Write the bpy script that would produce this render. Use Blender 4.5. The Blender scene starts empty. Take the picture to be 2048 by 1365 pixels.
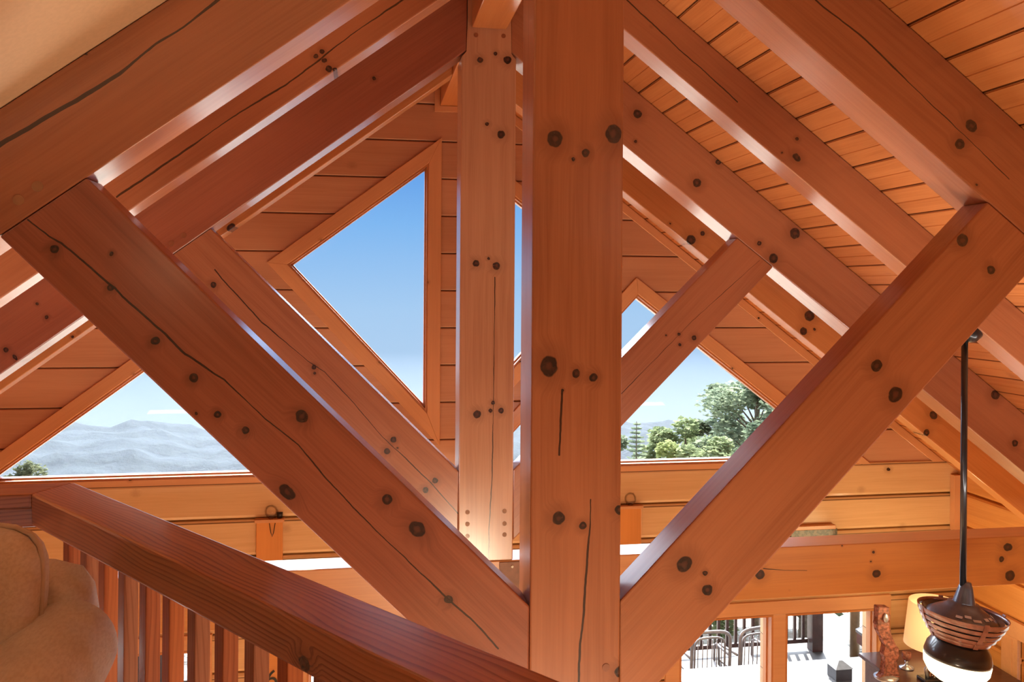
import bpy, bmesh, math, random
from mathutils import Vector, Matrix
from math import sin, cos, pi, radians, sqrt, atan2
random.seed(7)
SC = bpy.context.scene
COL = SC.collection

# ------------------------------------------------------------------ camera
F_PX, CX, CY = 1706.5, 1024.0, 579.7
CAM = Vector((-0.6877, 0.0, 1.5))
_yaw, _roll = radians(9.7207), radians(0.3954)
_F = Vector((sin(_yaw), cos(_yaw), 0)); _R = Vector((cos(_yaw), -sin(_yaw), 0)); _U = Vector((0, 0, 1))
CR = cos(_roll) * _R + sin(_roll) * _U
CU = -sin(_roll) * _R + cos(_roll) * _U
cd = bpy.data.cameras.new('camera')
cd.sensor_width = 36.0; cd.lens = F_PX / 2048 * 36.0
cd.shift_y = -(682.5 - CY) / 2048
cd.clip_start = 0.05; cd.clip_end = 5000
cam = bpy.data.objects.new('camera', cd); COL.objects.link(cam)
cam.matrix_world = Matrix(((CR.x, CU.x, -_F.x, CAM.x), (CR.y, CU.y, -_F.y, CAM.y), (CR.z, CU.z, -_F.z, CAM.z), (0, 0, 0, 1)))
SC.camera = cam

# ------------------------------------------------------------------ world, sun, lights, exposure
W = bpy.data.worlds.new('sky'); SC.world = W; W.use_nodes = True
wn = W.node_tree; wn.nodes.clear()
tc = wn.nodes.new('ShaderNodeTexCoord'); sp = wn.nodes.new('ShaderNodeSeparateXYZ')
mr = wn.nodes.new('ShaderNodeMapRange'); mr.inputs['From Min'].default_value = -0.16; mr.inputs['From Max'].default_value = 0.40
rp = wn.nodes.new('ShaderNodeValToRGB')
rp.color_ramp.elements[0].color = (.54, .70, .92, 1); rp.color_ramp.elements[1].color = (.82, .88, 1.0, 1)
e = rp.color_ramp.elements.new(.24); e.color = (.42, .64, .94, 1)
e = rp.color_ramp.elements.new(.42); e.color = (.23, .50, .93, 1)
e = rp.color_ramp.elements.new(.54); e.color = (.135, .37, .86, 1)
e = rp.color_ramp.elements.new(.72); e.color = (.78, .86, 1.0, 1)
bg = wn.nodes.new('ShaderNodeBackground'); bg.inputs['Strength'].default_value = 1.0
m2 = wn.nodes.new('ShaderNodeMapRange'); m2.interpolation_type = 'SMOOTHSTEP'   # unseen upper sky brightened to light strut tops and undersides
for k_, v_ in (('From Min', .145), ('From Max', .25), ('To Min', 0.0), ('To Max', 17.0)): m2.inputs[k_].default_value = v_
wo = wn.nodes.new('ShaderNodeOutputWorld')
L = wn.links.new
L(tc.outputs['Generated'], sp.inputs[0]); L(sp.outputs['Z'], mr.inputs['Value']); L(mr.outputs[0], rp.inputs[0])
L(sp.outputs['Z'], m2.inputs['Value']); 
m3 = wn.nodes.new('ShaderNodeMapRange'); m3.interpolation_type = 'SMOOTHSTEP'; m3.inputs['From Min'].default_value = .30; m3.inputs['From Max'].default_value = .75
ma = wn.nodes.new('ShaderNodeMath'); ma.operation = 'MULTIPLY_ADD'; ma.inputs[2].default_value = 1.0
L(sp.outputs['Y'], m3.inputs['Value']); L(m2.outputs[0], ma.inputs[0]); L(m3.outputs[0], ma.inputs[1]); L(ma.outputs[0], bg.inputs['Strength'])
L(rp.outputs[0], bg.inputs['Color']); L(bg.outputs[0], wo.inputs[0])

def light(name, kind, loc, energy, color=(1, 1, 1), rot=(0, 0, 0), size=None, **kw):
    ld = bpy.data.lights.new(name, kind); ld.energy = energy; ld.color = color
    for k, v in kw.items(): setattr(ld, k, v)
    if size is not None:
        if kind == 'AREA':
            ld.shape = 'RECTANGLE'; ld.size, ld.size_y = size
        else: ld.shadow_soft_size = size
    o = bpy.data.objects.new(name, ld); COL.objects.link(o); o.location = loc; o.rotation_euler = rot
    return o
_sd = Vector((-.22, -.66, -.72)).normalized()      # sun stands high beyond the gable wall
sun = light('sun', 'SUN', (20, 30, 30), 19.0, (1, .93, .82), size=None, angle=radians(.6))
sun.rotation_euler = _sd.to_track_quat('-Z', 'Y').to_euler()
# unseen fill lights added behind the camera, under the loft and in the far corner
light('loft_fill_left', 'AREA', (-1.9, -1.6, 1.62), 44, (1, .86, .70), (radians(180), 0, 0), (1.4, .5))  # unseen fill, bounced off the plaster slope
light('loft_fill_right', 'AREA', (1.9, -2.2, 1.62), 34, (1, .88, .74), (radians(180), 0, 0), (1.4, .5))  # added fill, bounced off the boarded slope
light('loft_fill_chair', 'POINT', (-3.2, -.6, 1.2), 75, (1, .92, .84), size=.15)  # no fixture; added to brighten the armchair
light('under_loft_fill', 'POINT', (.25, 1.3, -1.3), 200, (1, .80, .56), size=.3)  # added without a fixture to brighten the gable wall
for _x in (-2.0, 2.0):   # fill strips without fixtures, added below view at the near tie beam
    light('tie_beam_fill', 'AREA', (_x, 3.06, -.03), 22, (1, .96, .92), (radians(180 - 12), 0, 0), (2.6, .14))
light('main_fill_right', 'POINT', (3.7, 5.75, -.95), 28, (1, .78, .40), size=.3)  # added warm fill for the tie beam and corner walls

vs = SC.view_settings
vs.view_transform = 'Standard'; vs.look = 'None'; vs.gamma = 1.0; vs.use_curve_mapping = False
vs.exposure = 0.0
SC.cycles.max_bounces = 7; SC.cycles.diffuse_bounces = 4; SC.cycles.glossy_bounces = 4
SC.cycles.transparent_max_bounces = 12; SC.cycles.volume_bounces = 0
SC.cycles.sample_clamp_indirect = 4.0; SC.cycles.caustics_reflective = False; SC.cycles.caustics_refractive = False

# ------------------------------------------------------------------ measuring helpers (photo pixel -> point on a real plane)
def ray(px, py): return _F + (px - CX) / F_PX * CR + (CY - py) / F_PX * CU
def at(px, py, Y): d = ray(px, py); return CAM + d * (Y / d.y)
def atz(px, py, z): d = ray(px, py); return CAM + d * ((z - CAM.z) / d.z)
def atx(px, py, x): d = ray(px, py); return CAM + d * ((x - CAM.x) / d.x)

# ------------------------------------------------------------------ object helpers
def obj(name, bm, mat=None, parent=None, smooth=False, M=None):
    me = bpy.data.meshes.new(name)
    bmesh.ops.recalc_face_normals(bm, faces=bm.faces[:])
    bm.to_mesh(me); bm.free()
    if smooth:
        for p in me.polygons: p.use_smooth = True
    o = bpy.data.objects.new(name, me); COL.objects.link(o)
    if mat: me.materials.append(mat)
    if M is not None: o.matrix_world = M
    if parent is not None:
        o.parent = parent
        o.matrix_parent_inverse = parent.matrix_basis.inverted()
    return o
def tag(o, label, cat, group=None, kind=None):
    o['label'] = label; o['category'] = cat
    if group: o['group'] = group
    if kind: o['kind'] = kind
    return o
def thing(name, label, cat, loc=(0, 0, 0), rotz=0, group=None):
    o = bpy.data.objects.new(name, None); COL.objects.link(o); o.empty_display_size = .1
    o.location = loc; o.rotation_euler = (0, 0, rotz)
    return tag(o, label, cat, group)
def struct(o): o['kind'] = 'structure'; return o
def child(name, bm, mat, parent, smooth=False):   # geometry already in the parent's local frame
    o = obj(name, bm, mat, None, smooth); o.parent = parent; return o
def dup(root, loc, rotz, label):
    r = root.copy(); COL.objects.link(r); r.location = loc; r.rotation_euler = (0, 0, rotz); r['label'] = label
    for ch in list(root.children):
        c = ch.copy(); COL.objects.link(c); c.parent = r
        for g in ch.children:
            d = g.copy(); COL.objects.link(d); d.parent = c
    return r
def bev(bm, w, seg=2):
    if w > 0: bmesh.ops.bevel(bm, geom=bm.edges[:], offset=w, segments=seg, affect='EDGES', profile=.5)
def add_prism(bm, poly, y0, y1, plane='xz'):
    def P(a, b, c):
        return (a, c, b) if plane == 'xz' else ((a, b, c) if plane == 'xy' else (c, a, b))
    A = [bm.verts.new(P(a, b, y0)) for a, b in poly]; B = [bm.verts.new(P(a, b, y1)) for a, b in poly]
    bm.faces.new(A); bm.faces.new(B[::-1]); n = len(poly)
    for i in range(n): bm.faces.new((A[i], B[i], B[(i + 1) % n], A[(i + 1) % n]))
def add_box(bm, x0, x1, y0, y1, z0, z1):
    add_prism(bm, [(x0, z0), (x1, z0), (x1, z1), (x0, z1)], y0, y1)
def box(x0, x1, y0, y1, z0, z1, w=0):
    bm = bmesh.new(); add_box(bm, x0, x1, y0, y1, z0, z1); bev(bm, w); return bm
def add_tube(bm, pts, r, seg=10, cap=True):
    pts = [Vector(p) for p in pts]; rs = r if isinstance(r, (list, tuple)) else [r] * len(pts)
    rings = []; prev = None
    for i, p in enumerate(pts):
        d = (pts[min(i + 1, len(pts) - 1)] - pts[max(i - 1, 0)]).normalized()
        ref = Vector((0, 0, 1)) if abs(d.z) < .9 else Vector((1, 0, 0))
        a = d.cross(ref).normalized() if prev is None else (prev - d * prev.dot(d)).normalized()
        prev = a; b = d.cross(a)
        rings.append([bm.verts.new(p + rs[i] * (cos(2 * pi * k / seg) * a + sin(2 * pi * k / seg) * b)) for k in range(seg)])
    for A, B in zip(rings, rings[1:]):
        for k in range(seg): bm.faces.new((A[k], A[(k + 1) % seg], B[(k + 1) % seg], B[k]))
    if cap: bm.faces.new(rings[0][::-1]); bm.faces.new(rings[-1])
def add_lathe(bm, prof, c=(0, 0, 0), seg=40):   # prof: (r, z)
    rings = []
    for r, z in prof:
        if r < 1e-6: rings.append([bm.verts.new((c[0], c[1], c[2] + z))])
        else: rings.append([bm.verts.new((c[0] + r * cos(2 * pi * k / seg), c[1] + r * sin(2 * pi * k / seg), c[2] + z)) for k in range(seg)])
    for A, B in zip(rings, rings[1:]):
        for k in range(seg):
            a0 = A[k % len(A)]; a1 = A[(k + 1) % len(A)]; b0 = B[k % len(B)]; b1 = B[(k + 1) % len(B)]
            vs_ = []
            for v in (a0, a1, b1, b0):
                if v not in vs_: vs_.append(v)
            if len(vs_) > 2: bm.faces.new(vs_)
def add_ball(bm, c, r, seg=24, rings=16, squash=(1, 1, 1)):
    M = Matrix.Translation(c) @ Matrix.Diagonal((r * squash[0], r * squash[1], r * squash[2], 1))
    bmesh.ops.create_uvsphere(bm, u_segments=seg, v_segments=rings, radius=1, matrix=M)

# ------------------------------------------------------------------ materials
class N:
    def __init__(s, name):
        s.m = bpy.data.materials.new(name); s.m.use_nodes = True; s.t = s.m.node_tree; s.t.nodes.clear()
    def new(s, typ, **kw):
        n = s.t.nodes.new(typ)
        for k, v in kw.items(): setattr(n, k, v)
        return n
    def set(s, sock, v):
        if isinstance(v, bpy.types.NodeSocket): s.t.links.new(v, sock)
        elif v is not None: sock.default_value = v
    def math(s, op, a, b=None, c=None, clamp=False):
        n = s.new('ShaderNodeMath', operation=op, use_clamp=clamp)
        s.set(n.inputs[0], a); s.set(n.inputs[1], b); s.set(n.inputs[2], c); return n.outputs[0]
    def vmath(s, op, a, b=None, c=None):
        n = s.new('ShaderNodeVectorMath', operation=op)
        s.set(n.inputs[0], a); s.set(n.inputs[1], b)
        if c is not None: s.set(n.inputs[2], c)
        return n.outputs['Value'] if op in ('LENGTH', 'DOT_PRODUCT', 'DISTANCE') else n.outputs['Vector']
    def noise(s, vec, scale=1., detail=2., rough=.5, color=False):
        n = s.new('ShaderNodeTexNoise'); s.set(n.inputs['Vector'], vec); s.set(n.inputs['Scale'], scale)
        s.set(n.inputs['Detail'], detail); s.set(n.inputs['Roughness'], rough)
        return n.outputs['Color' if color else 'Fac']
    def ss(s, v, a, b, lo=0., hi=1.):
        n = s.new('ShaderNodeMapRange', interpolation_type='SMOOTHSTEP')
        s.set(n.inputs['Value'], v); n.inputs['From Min'].default_value = a; n.inputs['From Max'].default_value = b
        n.inputs['To Min'].default_value = lo; n.inputs['To Max'].default_value = hi; return n.outputs[0]
    def mix(s, f, a, b):
        n = s.new('ShaderNodeMix', data_type='RGBA'); s.set(n.inputs['Factor'], f)
        s.set(n.inputs[6], a if isinstance(a, bpy.types.NodeSocket) else (*a[:3], 1)); s.set(n.inputs[7], b if isinstance(b, bpy.types.NodeSocket) else (*b[:3], 1))
        return n.outputs[2]
    def sep(s, v):
        n = s.new('ShaderNodeSeparateXYZ'); s.set(n.inputs[0], v); return n.outputs
    def comb(s, x, y, z):
        n = s.new('ShaderNodeCombineXYZ'); s.set(n.inputs[0], x); s.set(n.inputs[1], y); s.set(n.inputs[2], z); return n.outputs[0]
    def coord(s): return s.new('ShaderNodeTexCoord').outputs['Object']
    def out(s, color, rough=.5, coat=0., coat_r=.1, spec=.5, metal=0., bump=None, bstr=.3, bdist=.01, emit=None, estr=0., sheen=0.):
        b = s.new('ShaderNodeBsdfPrincipled'); o = s.new('ShaderNodeOutputMaterial')
        s.set(b.inputs['Base Color'], color if isinstance(color, bpy.types.NodeSocket) else (*color[:3], 1))
        s.set(b.inputs['Roughness'], rough); s.set(b.inputs['Coat Weight'], coat); s.set(b.inputs['Coat Roughness'], coat_r); b.inputs['Coat IOR'].default_value = 1.8
        s.set(b.inputs['Specular IOR Level'], spec); s.set(b.inputs['Metallic'], metal); s.set(b.inputs['Sheen Weight'], sheen)
        if emit is not None: s.set(b.inputs['Emission Color'], (*emit, 1)); s.set(b.inputs['Emission Strength'], estr)
        if bump is not None:
            bn = s.new('ShaderNodeBump'); bn.inputs['Strength'].default_value = bstr; bn.inputs['Distance'].default_value = bdist
            s.set(bn.inputs['Height'], bump); s.t.links.new(bn.outputs[0], b.inputs['Normal'])
        s.t.links.new(b.outputs[0], o.inputs[0]); return s.m

def seg_group():
    g = bpy.data.node_groups.new('seg_dist', 'ShaderNodeTree')
    I = g.interface
    for n_, t_ in (('P', 'NodeSocketVector'), ('A', 'NodeSocketVector'), ('B', 'NodeSocketVector'), ('prev', 'NodeSocketFloat')): I.new_socket(n_, in_out='INPUT', socket_type=t_)
    I.new_socket('D', in_out='OUTPUT', socket_type='NodeSocketFloat')
    x = N.__new__(N); x.t = g
    gi = g.nodes.new('NodeGroupInput'); go = g.nodes.new('NodeGroupOutput')
    pa = x.vmath('SUBTRACT', gi.outputs['P'], gi.outputs['A']); ba = x.vmath('SUBTRACT', gi.outputs['B'], gi.outputs['A'])
    h = x.math('DIVIDE', x.vmath('DOT_PRODUCT', pa, ba), x.vmath('DOT_PRODUCT', ba, ba), clamp=True)
    sc = g.nodes.new('ShaderNodeVectorMath'); sc.operation = 'SCALE'; x.set(sc.inputs[0], ba); x.set(sc.inputs['Scale'], h)
    d = x.vmath('LENGTH', x.vmath('SUBTRACT', pa, sc.outputs[0]))
    g.links.new(x.math('MINIMUM', d, gi.outputs['prev']), go.inputs['D'])
    return g
def knot_group():
    g = bpy.data.node_groups.new('knot_dist', 'ShaderNodeTree')
    I = g.interface
    for n_, t_ in (('P', 'NodeSocketVector'), ('C', 'NodeSocketVector'), ('S', 'NodeSocketVector'), ('prev', 'NodeSocketFloat')): I.new_socket(n_, in_out='INPUT', socket_type=t_)
    I.new_socket('D', in_out='OUTPUT', socket_type='NodeSocketFloat')
    x = N.__new__(N); x.t = g
    gi = g.nodes.new('NodeGroupInput'); go = g.nodes.new('NodeGroupOutput')
    d = x.vmath('LENGTH', x.vmath('MULTIPLY', x.vmath('SUBTRACT', gi.outputs['P'], gi.outputs['C']), gi.outputs['S']))
    g.links.new(x.math('MINIMUM', d, gi.outputs['prev']), go.inputs['D'])
    return g
SEG = seg_group(); KNT = knot_group()

def pine(name, base=(.50, .155, .035), dark=(.30, .075, .016), knots=(), cracks=(), rand=1.0, seed=0., grain=.45,
         ring=0., coat=1., rough=.5, coat_r=.23, course=None, kscale=3.2, kr=.055, groove=None, joints=None, low=None):
    """varnished softwood; grain along local X. knots: (u, v, ru, rv); cracks: lists of (u, v, width)"""
    n = N(name); P = n.coord()
    P2 = n.vmath('MULTIPLY', P, (1, 0, 1))
    nz = n.noise(n.vmath('MULTIPLY', P, (60, 60, 60)), 1, 2)
    D = 9.
    wob = n.vmath('ADD', P2, n.vmath('MULTIPLY', n.vmath('SUBTRACT', n.noise(n.vmath('MULTIPLY', P, (38, 38, 38)), 1, 1, color=True), (.5, .5, .5)), (.010, 0, .010)))
    for u, v, ru, rv in knots:
        g = n.new('ShaderNodeGroup'); g.node_tree = KNT
        n.set(g.inputs['P'], wob); g.inputs['C'].default_value = (u, 0, v); g.inputs['S'].default_value = (1 / ru, 0, 1 / rv); n.set(g.inputs['prev'], D); D = g.outputs[0]
    Drand = None
    if rand > 0:
        vo = n.new('ShaderNodeTexVoronoi'); vo.feature = 'F1'
        n.set(vo.inputs['Vector'], n.vmath('ADD', n.vmath('MULTIPLY', P, (kscale * .8, kscale, kscale)), (seed, seed * 1.7, seed * .6))); vo.inputs['Scale'].default_value = 1
        n.set(vo.inputs['Randomness'], 1.0)
        Dr = n.math('DIVIDE', vo.outputs['Distance'], kr * rand)
        Dr = n.math('ADD', Dr, n.math('MULTIPLY', n.math('SUBTRACT', nz, .5), .7))
        D = n.math('MINIMUM', D, Dr)
    else: D = n.math('ADD', D, 0.)
    halo = n.ss(D, .9, 3.2, 1, 0)
    warp = n.noise(n.vmath('ADD', n.vmath('MULTIPLY', P, (.9, 3.5, 3.5)), (seed, 0, seed)), 1, 3, .55)
    bend = n.math('MULTIPLY', halo, .030)
    Pw = n.vmath('ADD', P, n.comb(0., n.math('MULTIPLY', warp, .03), n.math('ADD', n.math('MULTIPLY', warp, .045 if ring == 0 else .085), bend)))
    fine = n.noise(n.vmath('MULTIPLY', Pw, (2.2, 130, 130)), 1, 3, .6)
    mid = n.noise(n.vmath('MULTIPLY', Pw, (.9, 26, 26)), 1, 3, .6)
    broad = n.noise(n.vmath('ADD', n.vmath('MULTIPLY', P, (.8, 2.6, 2.6)), (seed, 3, 1)), 1, 2)
    f = n.math('ADD', n.math('MULTIPLY', n.ss(fine, .38, .68), .45), n.math('MULTIPLY', n.ss(mid, .40, .66), .55))
    f = n.math('MULTIPLY', f, grain, clamp=True)
    if ring > 0:
        s_ = n.sep(Pw)
        ph = n.math('ADD', n.math('MULTIPLY', s_[2], 1.0), n.math('MULTIPLY', s_[1], .8))
        w = n.math('FRACT', n.math('MULTIPLY', ph, 1 / .0105))
        w = n.math('MULTIPLY', n.ss(w, .25, .95), n.ss(w, 1.0, .93, 0, 1))
        f = n.math('MAXIMUM', f, n.math('MULTIPLY', n.math('MULTIPLY', w, ring), n.ss(mid, .30, .58, .35, 1.0)))
    col = n.mix(f, base, dark)
    lightc = tuple(min(1, c * 1.22) for c in base)
    col = n.mix(n.math('MULTIPLY', n.ss(broad, .42, .72), .5), col, lightc)
    if low:   # paler hewn logs below this height
        col = n.mix(n.math('LESS_THAN', n.sep(P)[2], low[0]), col, n.mix(f, low[1], low[2]))
    if course:
        z0, h = course
        s_ = n.sep(P)
        idx = n.math('FLOOR', n.math('DIVIDE', n.math('SUBTRACT', s_[2], z0), h))
        wnz = n.new('ShaderNodeTexWhiteNoise', noise_dimensions='1D'); n.set(wnz.inputs['W'], n.math('ADD', idx, seed))
        col = n.mix(n.math('MULTIPLY', wnz.outputs['Value'], .42), col, dark)
    if groove:   # dark lines: (period, offset, width) across local Z
        per, off, wd = groove
        s_ = n.sep(P)
        fr = n.math('FRACT', n.math('DIVIDE', n.math('ADD', s_[2], off + 100 * per), per))
        dd = n.math('MULTIPLY', n.math('MINIMUM', fr, n.math('SUBTRACT', 1., fr)), per)
        col = n.mix(n.ss(dd, wd * .4, wd, .8, 0), col, (.07, .018, .006))
    col = n.mix(n.math('MULTIPLY', halo, .38), col, tuple(c * .62 for c in dark))
    if joints:
        s_ = n.sep(P)
        z0, h = joints; fr = n.math('FRACT', n.math('DIVIDE', n.math('ADD', s_[2], 30 * h - z0), h))
        dd = n.math('MULTIPLY', n.math('MINIMUM', fr, n.math('SUBTRACT', 1., fr)), h)
        col = n.mix(n.ss(dd, .002, .006, .75, 0), col, (.06, .014, .006))
    inner = n.mix(n.ss(D, .15, .55), (.085, .026, .014), (.018, .008, .006))
    inner = n.mix(n.ss(nz, .45, .7, 0, .5), inner, (.09, .03, .015))
    kedge = n.ss(D, .88, 1.06, 1, 0)
    col = n.mix(kedge, col, inner)
    bump = n.math('MULTIPLY', fine, .12)
    if cracks:
        C = 9.
        wv = n.noise(n.vmath('MULTIPLY', P, (14, 0, 14)), 1, 2, color=True)
        Pc = n.vmath('ADD', P2, n.vmath('MULTIPLY', n.vmath('SUBTRACT', wv, (.5, .5, .5)), (.008, 0, .008)))
        prevw = None
        for pts in cracks:
            for (u0, v0), (u1, v1) in zip(pts['p'], pts['p'][1:]):
                g = n.new('ShaderNodeGroup'); g.node_tree = SEG
                n.set(g.inputs['P'], Pc); g.inputs['A'].default_value = (u0, 0, v0); g.inputs['B'].default_value = (u1, 0, v1); n.set(g.inputs['prev'], C); C = g.outputs[0]
            wdt = pts.get('w', .0022)
        wn2 = n.noise(n.vmath('MULTIPLY', P, (3, 0, 3)), 1, 1)
        cm = n.math('LESS_THAN', C, n.math('MULTIPLY', wdt * 2, n.ss(wn2, .3, .65, .35, 1.0)))
        col = n.mix(n.math('MULTIPLY', cm, .93), col, (.012, .005, .003))
        bump = n.math('SUBTRACT', bump, n.math('MULTIPLY', cm, 1.0))
    rg = n.math('ADD', rough, n.math('MULTIPLY', kedge, .1))
    return n.out(col, rg, coat, coat_r, .15, bump=bump, bstr=.22, bdist=.004)

def plain(name, color, rough=.5, metal=0., coat=0., var=.12, scale=20., bstr=0.1, sheen=0.):
    n = N(name); P = n.coord()
    a = n.noise(P, scale, 3)
    c = n.mix(n.ss(a, .3, .7), tuple(x * (1 - var) for x in color), tuple(min(1, x * (1 + var)) for x in color))
    return n.out(c, rough, coat, .1, .5, metal, bump=a, bstr=bstr, bdist=.002, sheen=sheen)
def glass(name, tint=(1, 1, 1), r=.02, k=1.):
    n = N(name)
    t = n.new('ShaderNodeBsdfTransparent'); t.inputs[0].default_value = (*tint, 1)
    g = n.new('ShaderNodeBsdfGlossy'); g.inputs['Roughness'].default_value = r
    fr = n.new('ShaderNodeFresnel'); fr.inputs['IOR'].default_value = 1.45
    mx = n.new('ShaderNodeMixShader'); o = n.new('ShaderNodeOutputMaterial')
    n.t.links.new(n.math('MULTIPLY', fr.outputs[0], k, clamp=True), mx.inputs[0]); n.t.links.new(t.outputs[0], mx.inputs[1]); n.t.links.new(g.outputs[0], mx.inputs[2]); n.t.links.new(mx.outputs[0], o.inputs[0])
    return n.m
def glow(name, color, strength):
    n = N(name); return n.out((.9, .85, .75), .3, emit=color, estr=strength)

AMBER = dict(base=(.60, .27, .095), dark=(.42, .16, .05))
RED = dict(base=(.42, .158, .070), dark=(.26, .080, .032))
DEEP = dict(base=(.35, .110, .056), dark=(.20, .054, .025))

# ------------------------------------------------------------------ main dimensions (metres)
Y1, YB, Y2, YD, YW = 2.736, 3.812, 4.8515, 5.948, 6.98
S = .75                      # roof pitch 9:12
A_T, A_C, APEX = 2.965, 3.075, 3.343   # underside apex of truss rafters, of common rafters, of the ceiling
XW = 4.62                    # eaves walls
ZM = -3.8                    # main floor
PITCH = atan2(S, 1)

def frame_local(theta, ox, oz):
    """returns world->(u,v) for an object at (ox,*,oz) rotated so local X runs at angle theta in the xz plane"""
    c, s = cos(theta), sin(theta)
    return lambda x, z: ((x - ox) * c + (z - oz) * s, -(x - ox) * s + (z - oz) * c)
def timber(name, poly, y0, y1, theta, mat_kw, knots_px=(), cracks_px=(), bevel=.006, Yk=None, crack_w=.0016):
    ox, oz = poly[0]; loc = frame_local(theta, ox, oz)
    Yk = y0 if Yk is None else Yk
    kn = []
    for k in knots_px:
        px, py, r = k[:3]; el = k[3] if len(k) > 3 else 1.
        w = at(px, py, Yk); u, v = loc(w.x, w.z)
        d = (w - CAM).dot(_F); rr = r / F_PX * d
        kn.append((u, v, rr * el, rr))
    cr = []
    for pl in cracks_px:
        w_ = crack_w
        cr.append({'p': [loc(at(a, b, Yk).x, at(a, b, Yk).z) for a, b in pl], 'w': w_})
    m = pine('wood_' + name, knots=kn, cracks=cr, **mat_kw)
    bm = bmesh.new(); add_prism(bm, [loc(x, z) for x, z in poly], 0, y1 - y0); bev(bm, bevel)
    o = obj(name, bm, m); o.location = (ox, y0, oz); o.rotation_euler = (0, -theta, 0)
    return o
def pegs(o, pts, Y, r=.012, mat=None):
    inv = o.matrix_basis.inverted()
    for px, py in pts:
        w = at(px, py, Y)
        bm = bmesh.new()
        bmesh.ops.create_cone(bm, cap_ends=True, segments=20, radius1=r, radius2=r, depth=.02, matrix=Matrix.Translation((w.x, Y + .0085, w.z)) @ Matrix.Rotation(pi / 2, 4, 'X'))
        bmesh.ops.transform(bm, matrix=inv, verts=bm.verts)
        p = child('wood_peg', bm, mat or PEG, o); p['label'] = 'round wooden peg end'
PEG = plain('peg_wood', (.27, .085, .03), .5, 0, .4)
PEG2 = plain('peg_wood_grey', (.36, .17, .075), .5, 0, .4)

# ------------------------------------------------------------------ room shell
def profile_wall(name, prof, x0, x1, mat):   # prof: (y,z) closed polygon extruded along x
    bm = bmesh.new(); add_prism(bm, prof, x0, x1, plane='yz'); return obj(name, bm, mat)

def cut(o, cutters):
    for bm in cutters:
        c = obj('cutter', bm); md = o.modifiers.new('b', 'BOOLEAN'); md.operation = 'DIFFERENCE'; md.solver = 'EXACT'; md.object = c
        bpy.context.view_layer.update()
        dg = bpy.context.evaluated_depsgraph_get()
        me = bpy.data.meshes.new_from_object(o.evaluated_get(dg)); o.modifiers.clear(); old = o.data; o.data = me
        bpy.data.meshes.remove(old); cm = c.data; bpy.data.objects.remove(c); bpy.data.meshes.remove(cm)
def offset_poly(poly, d):
    n = len(poly); area = sum(poly[i][0] * poly[(i + 1) % n][1] - poly[(i + 1) % n][0] * poly[i][1] for i in range(n))
    sg = 1 if area > 0 else -1; res = []
    for i in range(n):
        p0, p1, p2 = Vector(poly[i - 1]), Vector(poly[i]), Vector(poly[(i + 1) % n])
        a = (p1 - p0).normalized(); b = (p2 - p1).normalized()
        n1 = Vector((a.y, -a.x)) * sg; n2 = Vector((b.y, -b.x)) * sg
        k = (n1 + n2) / (1 + n1.dot(n2)); res.append(tuple(p1 + k * d))
    return res

# gable wall: flat shiplap courses above, proud hewn logs below
prof = [(YW + .2, ZM - .1)]
z = ZM - .1
joints_low = [-3.64, -3.34, -3.04, -2.74, -2.43, -2.13, -1.83, -1.52, -1.215, -.91, -.61, -.315]
joints_up = [-.02 + .0] + [.27 + .305 * k for k in range(12)]
prof.append((YW - .0, ZM - .1))
for j in joints_low:
    prof += [(YW - .028, j - .03), (YW - .016, j - .010), (YW + .03, j - .008), (YW + .03, j + .006), (YW - .018, j + .008), (YW - .030, j + .03)]
prof += [(YW - .030, -.05), (YW - .02, -.025), (YW + .0, -.02)]
for j in joints_up[1:]:
    prof += [(YW, j - .012), (YW + .010, j - .004), (YW + .014, j), (YW + .004, j + .004), (YW, j + .010)]
prof += [(YW, 3.7), (YW + .2, 3.7)]
M_SIDING = pine('wood_siding', base=(.60, .33, .20), dark=(.42, .19, .10), rand=1, seed=4.2, grain=.42, coat=.35, coat_r=.2, course=(-.035, .305), kscale=2.5, kr=.042, joints=(.268, .305), low=(-.02, (.74, .50, .27), (.56, .32, .15)))
wall_back = profile_wall('wall_back', prof, -XW - .2, XW + .2, M_SIDING)
bm = bmesh.new(); bm.from_mesh(wall_back.data)
for sx in (1, -1):
    bmesh.ops.bisect_plane(bm, geom=bm.verts[:] + bm.edges[:] + bm.faces[:], plane_co=(0, 0, APEX + .05), plane_no=Vector((sx * S, 0, 1)).normalized(), clear_outer=True)
    bmesh.ops.holes_fill(bm, edges=[e_ for e_ in bm.edges if e_.is_boundary])
bm.to_mesh(wall_back.data); bm.free()
G_UP = [(.217, 2.473), (1.263, 1.685), (.217, .556)]
G_LO = [(1.593, 1.434), (3.45, .040), (.285, .040)]
def mir(poly): return [(-x, z_) for x, z_ in poly]
WIN = [mir(G_UP), G_UP, mir(G_LO), G_LO]
zb, zt = -3.62, -1.345
PANES = [[(2.0, zb), (2.80, zb), (2.80, zt), (2.0, zt)], [(2.97, zb), (3.80, zb), (3.80, zt), (2.97, zt)]]
LIGHT_OPENINGS = [[(-1.10, zb), (.20, zb), (.20, zt), (-1.10, zt)], [(.37, zb), (1.55, zb), (1.55, zt), (.37, zt)]]  # unseen glazed openings added to let in more daylight
WIN += PANES + [mir(p) for p in PANES] + LIGHT_OPENINGS
cs = []
for p in WIN:
    bm = bmesh.new(); add_prism(bm, offset_poly(p, .028), YW - .5, YW + .6); cs.append(bm)
cut(wall_back, cs); struct(wall_back)
M_CASING = pine('wood_casing', base=(.66, .34, .17), dark=(.48, .22, .10), rand=1, seed=9.1, grain=.3, coat=.4, coat_r=.18, kscale=4.5, kr=.045)
M_STOP = pine('wood_stop', base=(.50, .20, .07), dark=(.36, .12, .035), rand=0, grain=.2, coat=.6)
GLASS = glass('window_glass', (.97, .985, .98), .0, .25)
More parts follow.
